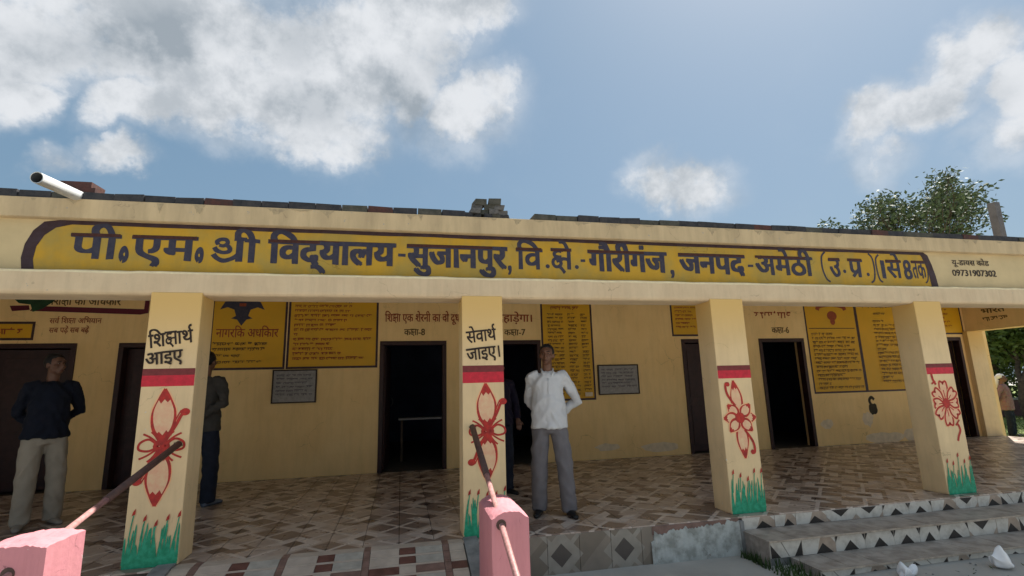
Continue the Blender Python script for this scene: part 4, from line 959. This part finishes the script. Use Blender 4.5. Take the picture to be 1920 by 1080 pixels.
def hand(mb, wrist, dirv, side, curl=.5):
    d = Vector(dirv).normalized(); w = Vector(wrist); u = d.cross(Vector((0, 0, 1)));
    u = u.normalized() if u.length > .1 else Vector((1, 0, 0)); nrm = d.cross(u).normalized()
    palm = w + d * .045; mb.tube([w - d * .01, w + d * .03, w + d * .085], [.024, .036, .036], 10, 0, True, 1.0)
    for i, (o, l) in enumerate(((-.03, .062), (-.010, .075), (.010, .070), (.029, .055))):
        a = w + d * .078 + u * o; b = a + (d * .9 + nrm * curl * .4).normalized() * l * .55; c = b + (d * .6 + nrm * curl).normalized() * l * .5
        mb.tube([a - d * .03, a, b, c], [.010, .0098, .009, .0075], 8)
    a = w + d * .03 + u * .03 * side; mb.tube([a - u * .02 * side, a + u * .02 * side + d * .02, a + u * .032 * side + d * .055], [.012, .011, .009], 8)
def person(lab, loc, rz_, skin, shirt_m, pants_m, shoe_m, hair_m, height=1.72, arms=None, legs=None, hem=.84, head_turn=0, headcloth=None, full_sleeve=True, collar=True, group=None, lean=0):
    T = thing('person', lab, 'person', loc, rz_, group)
    s = height / 1.72
    A = arms or {}
    sh = {1: Vector((.178, .0, 1.385)), -1: Vector((-.178, .0, 1.385))}
    el = {q: Vector(A.get(('e', q), (q * .30, .10, 1.13))) for q in (1, -1)}
    wr = {q: Vector(A.get(('w', q), (q * .06, .20, .98))) for q in (1, -1)}
    Lg = legs or {}
    hip = {q: Vector((q * .088, 0, .90)) for q in (1, -1)}
    an = {q: Vector(Lg.get(q, (q * .13, .0, .085))) for q in (1, -1)}
    kn = {q: (hip[q] + an[q]) / 2 + Vector((q * .01, -.025, .01)) for q in (1, -1)}
    # body
    mb = MB()
    R = Matrix.Rotation(head_turn, 4, 'Z')
    def hp(x, y, z): 
        v = R @ Vector((x, y, 0)); return (v.x, v.y - .01, z)
    hb = MB(); hb.ball((0, .012, 1.632), (.073, .092, .088), 20, 14); hb.ball((0, -.018, 1.575), (.058, .072, .072), 18, 12); hb.ball((0, -.062, 1.530), (.030, .026, .024), 12, 8)
    hb.tube([(0, -.085, 1.625), (0, -.104, 1.592), (0, -.110, 1.578)], [.008, .012, .015], 10); hb.ball((0, -.09, 1.568), (.021, .014, .010), 10, 7)
    hb.tube([(-.045, -.070, 1.645), (0, -.086, 1.648), (.045, -.070, 1.645)], .012, 8)
    hb.tube([(-.020, -.083, 1.545), (0, -.090, 1.547), (.020, -.083, 1.545)], .009, 8)
    for q in (1, -1): hb.ball((q * .076, .005, 1.598), (.010, .020, .031), 10, 8); hb.ball((q * .042, -.060, 1.588), (.022, .02, .022), 10, 8)
    hb.v = [hp(*v) for v in hb.v]
    k = len(mb.v); mb.v += hb.v; mb.f += [tuple(k + i for i in f) for f in hb.f]; mb.m += hb.m
    mb.tube([(0, .02, 1.36), (0, .018, 1.42), (0, .008, 1.49), (0, .0, 1.56)], [.045, .052, .053, .052], 16)
    mb.rings([((0, 0, .84), .14, .09), ((0, 0, .95), .145, .095), ((0, 0, 1.08), .12, .085), ((0, 0, 1.25), .12, .085), ((0, 0, 1.34), .11, .07), ((0, .02, 1.40), .05, .045)], 20)
    for q in (1, -1):
        mb.tube([Vector((q * .05, 0, 1.33)), sh[q] + Vector((-q * .025, 0, -.03)), (sh[q] + el[q]) / 2, el[q], (el[q] + wr[q]) / 2, wr[q]], [.03, .03, .034, .034, .034, .026], 14)
        d = (wr[q] - el[q]).normalized(); d = (d + Vector((0, 0, -.3))).normalized(); hand(mb, wr[q], d, -q)
        mb.tube([hip[q], kn[q], an[q], an[q] + Vector((0, -.02, -.04))], [.075, .052, .036, .036], 14)
    me = remesh(mb, .009, 2); me.materials.append(skin); o = link('body', me, T); 
    # shirt
    mb = MB()
    mb.rings([((0, -.004, hem), .192, .142), ((0, -.008, hem + .06), .188, .140), ((0, -.012, .98), .182, .136), ((0, -.010, 1.10), .172, .128), ((0, -.002, 1.24), .166, .124), ((0, .003, 1.33), .168, .115), ((0, .006, 1.385), .145, .098), ((0, .014, 1.415), .105, .080), ((0, .022, 1.437), .066, .060)], 26, 0, 2.0)
    for q in (1, -1):
        e = wr[q] if full_sleeve else (sh[q] + el[q]) / 2
        pth = [sh[q] * .55 + Vector((0, 0, 1.40 * .45)), sh[q] * .93 + Vector((0, 0, 1.375 * .07)) , (sh[q] * .5 + el[q] * .5), el[q]]; rr = [.060, .062, .060, .054]
        if full_sleeve: pth += [(el[q] + wr[q]) / 2, el[q].lerp(wr[q], .97)]; rr += [.050, .042]
        else: pth = pth[:3]; rr = [.06, .062, .066]
        mb.tube(pth, rr, 16)
    me = remesh(mb, .011, 2, .020, 10, loc[0]); me.materials.append(shirt_m); o = link('shirt', me, T)
    if collar:
        mb = MB()
        mb.tube([(.044, -.046, 1.425), (.058, -.02, 1.444), (.062, .02, 1.462), (.03, .066, 1.470), (-.03, .066, 1.470), (-.062, .02, 1.462), (-.058, -.02, 1.444), (-.044, -.046, 1.425)], .009, 8)
        for q in (1, -1): mb.tube([(q * .060, -.02, 1.442), (q * .054, -.060, 1.415), (q * .030, -.088, 1.375)], [.009, .013, .005], 8)
        part('collar', mb, shirt_m, T, smooth=True)
        mb = MB(); mb.tube([(0, -.100, 1.36), (0, -.116, 1.24), (0, -.122, 1.10), (0, -.134, hem + .02)], .009, 8, 0, True, 1.0)
        part('placket', mb, shirt_m, T, smooth=True)
    # trousers
    mb = MB(); mb.rings([((0, 0, .80), .155, .105), ((0, 0, .90), .155, .108), ((0, 0, 1.0), .140, .100)], 24)
    for q in (1, -1):
        bot = an[q] + Vector((0, .0, -.045)); mb.tube([hip[q] + Vector((0, 0, .02)), hip[q].lerp(kn[q], .5), kn[q], kn[q].lerp(bot, .5), bot], [.089, .090, .084, .080, .078], 16)
    me = remesh(mb, .013, 2, .014, 9, loc[1]); me.materials.append(pants_m); link('trousers', me, T)
    # shoes
    for q in (1, -1):
        mb = MB(); a = an[q]; yaw = q * .22; n = 9; rs = []
        for i in range(n):
            t = i / (n - 1); y = .065 - .27 * t; w = .036 + .012 * math.sin(PI * min(t * 1.2, 1)) - (.016 if t > .95 else 0); h = (.085 - .045 * t) if t < .9 else .03
            ring = []
            for j in range(10):
                an_ = 2 * PI * j / 10; ring.append((w * math.cos(an_), y, h * .5 * (1 + math.sin(an_) * .98)))
            rs.append(ring)
        for ring in rs:
            for (x, y, z) in ring: mb.v.append((a.x + x * math.cos(yaw) - y * math.sin(yaw), a.y + x * math.sin(yaw) + y * math.cos(yaw), a.z - .085 + z))
        for i in range(n - 1):
            for j in range(10): p = i * 10 + j; r_ = i * 10 + (j + 1) % 10; mb.f.append((p, r_, r_ + 10, p + 10)); mb.m.append(0)
        mb.f.append(tuple(reversed(range(10)))); mb.f.append(tuple((n - 1) * 10 + j for j in range(10))); mb.m += [0, 0]
        part('shoe', mb, shoe_m, T, smooth=True)
    # hair
    mb = MB(); mb.ball((0, .018, 1.640), (.081, .098, .092), 28, 20)
    V2 = []
    for (x, y, z) in mb.v:
        c = Vector((0, .018, 1.62)); v = Vector((x, y, z)) - c
        face = (y < -.035 and z < 1.672 + .02 * math.cos(x * 25)) or (y < .03 and z < 1.60) or z < 1.555
        v *= .72 if face else 1 + .03 * noise.noise(Vector((x * 60, y * 60, z * 60))); v += c; V2.append(hp(*v))
    mb.v = V2; part('hair', mb, hair_m, T, smooth=True)
    if headcloth:
        mb = MB(); mb.ball((0, .03, 1.655), (.088, .105, .088), 24, 16)
        mb.v = [hp(*(Vector((x, y, z)) if not (y < -.03 and z < 1.68) else Vector((x * .7, y * .6, z)))) for x, y, z in mb.v]
        mb.tube([(0, .09, 1.66), (.02, .12, 1.5), (.04, .13, 1.35)], [.07, .06, .05], 12); part('head_cloth', mb, headcloth, T, smooth=True)
    # lips and brows
    mb = MB(); mb.tube([hp(-.024, -.0915, 1.5455), hp(0, -.0985, 1.548), hp(.024, -.0915, 1.5455)], [.003, .0055, .003], 8); part('lips', mb, M_lip, T, smooth=True)
    for q in (1, -1):
        mb = MB(); mb.tube([hp(q * .014, -.0925, 1.6375), hp(q * .032, -.0905, 1.642), hp(q * .050, -.078, 1.636)], [.0035, .004, .002], 6); part('eyebrow', mb, hair_m, T, smooth=True)
    # eyes
    for q in (1, -1):
        mb = MB(); mb.ball((0, 0, 0), (.0115, .006, .0042), 10, 7); mb.v = [hp(x + q * .030, y - .0785, z + 1.618) for x, y, z in mb.v]; e_ = part('eye', mb, M_eye, T, smooth=True)
        mb = MB(); mb.ball((0, 0, 0), (.0055, .003, .0055), 8, 6); mb.v = [hp(x + q * .030, y - .0845, z + 1.618) for x, y, z in mb.v]; part('pupil', mb, M_black, e_, smooth=True)
    T.scale = (s, s, s); return T
M_lip = material('lips_skin', (.10, .035, .03), .5)
M_eye = material('eye_white', (.22, .19, .17), .5)
sk = material('brown_skin', (.16, .075, .045), .5, .15, 14, spec=.4); sk2 = material('light_brown_skin', (.15, .075, .05), .5, .15, 14)
hr = material('black_hair', (.012, .010, .010), .6)
wsh = material('white_shirt_cloth', (.58, .59, .61), .85, .04, 6); gtr = material('grey_trouser_cloth', (.17, .16, .17), .9, .1, 8)
nvy = material('navy_shirt_cloth', (.006, .009, .02), .9, .2, 8); off = material('off_white_trouser_cloth', (.34, .30, .24), .9, .1, 6)
dgr = material('dark_grey_shirt_cloth', (.055, .050, .045), .9, .2, 10); djn = material('dark_denim', (.014, .018, .032), .9, .3, 12)
ppl = material('dark_purple_shirt_cloth', (.012, .009, .026), .9, .2, 8); blk = material('black_shoe_leather', (.015, .014, .014), .4); bsh = material('blue_grey_shoe', (.14, .17, .22), .6); wsho = material('pale_shoe', (.25, .23, .2), .7)
pnk = material('pink_patterned_cloth', (.22, .09, .10), .9, .5, 22, c2=(.20, .15, .12)); wcl = material('white_head_cloth', (.75, .72, .70), .8)
person('man in a white long sleeved shirt and grey trousers, hands behind his back', (1.535, .56, 0), -.22, sk, wsh, gtr, blk, hr, 1.735, legs={1: (.17, -.03, .085), -1: (-.13, .05, .085)}, head_turn=-.2, hem=.85, arms={('e', 1): (.325, .14, 1.12), ('e', -1): (-.205, .15, 1.13), ('w', 1): (.10, .21, .96), ('w', -1): (-.04, .21, .98)})
person('man in a dark navy shirt and off white trousers standing at the left edge', (-3.73, 1.80, 0), .65, sk2, nvy, off, wsho, hr, 1.78, legs={1: (.15, .05, .085), -1: (-.10, -.02, .085)}, head_turn=.55, hem=.86, collar=False, arms={('e', 1): (.27, .12, 1.12), ('e', -1): (-.22, .14, 1.12)})
person('person in a grey shirt and dark jeans half hidden behind the leftmost painted column', (-2.36, 2.25, 0), 2.9, sk, dgr, djn, bsh, hr, 1.82, legs={1: (.14, .05, .085), -1: (-.12, -.02, .085)}, hem=.82, collar=False)
person('person in dark clothes in the shade behind the second column', (1.22, 1.75, 0), .3, sk2, ppl, djn, blk, hr, 1.66, legs={1: (.10, .0, .085), -1: (-.10, 0, .085)}, hem=.85, collar=False, arms={('e', 1): (.27, .05, 1.13), ('w', 1): (.24, -.08, .92), ('e', -1): (-.27, .05, 1.13), ('w', -1): (-.24, -.08, .92)})
person('distant person in a pinkish top and white head cloth on the lawn beyond the veranda', (15.72, 5.9, Z0), .4, sk, pnk, djn, blk, hr, 1.60, legs={1: (.09, 0, .085), -1: (-.09, 0, .085)}, hem=.72, collar=False, headcloth=wcl)
bpy.data.objects.remove(_fo)
bpy.data.scenes.remove(TS)
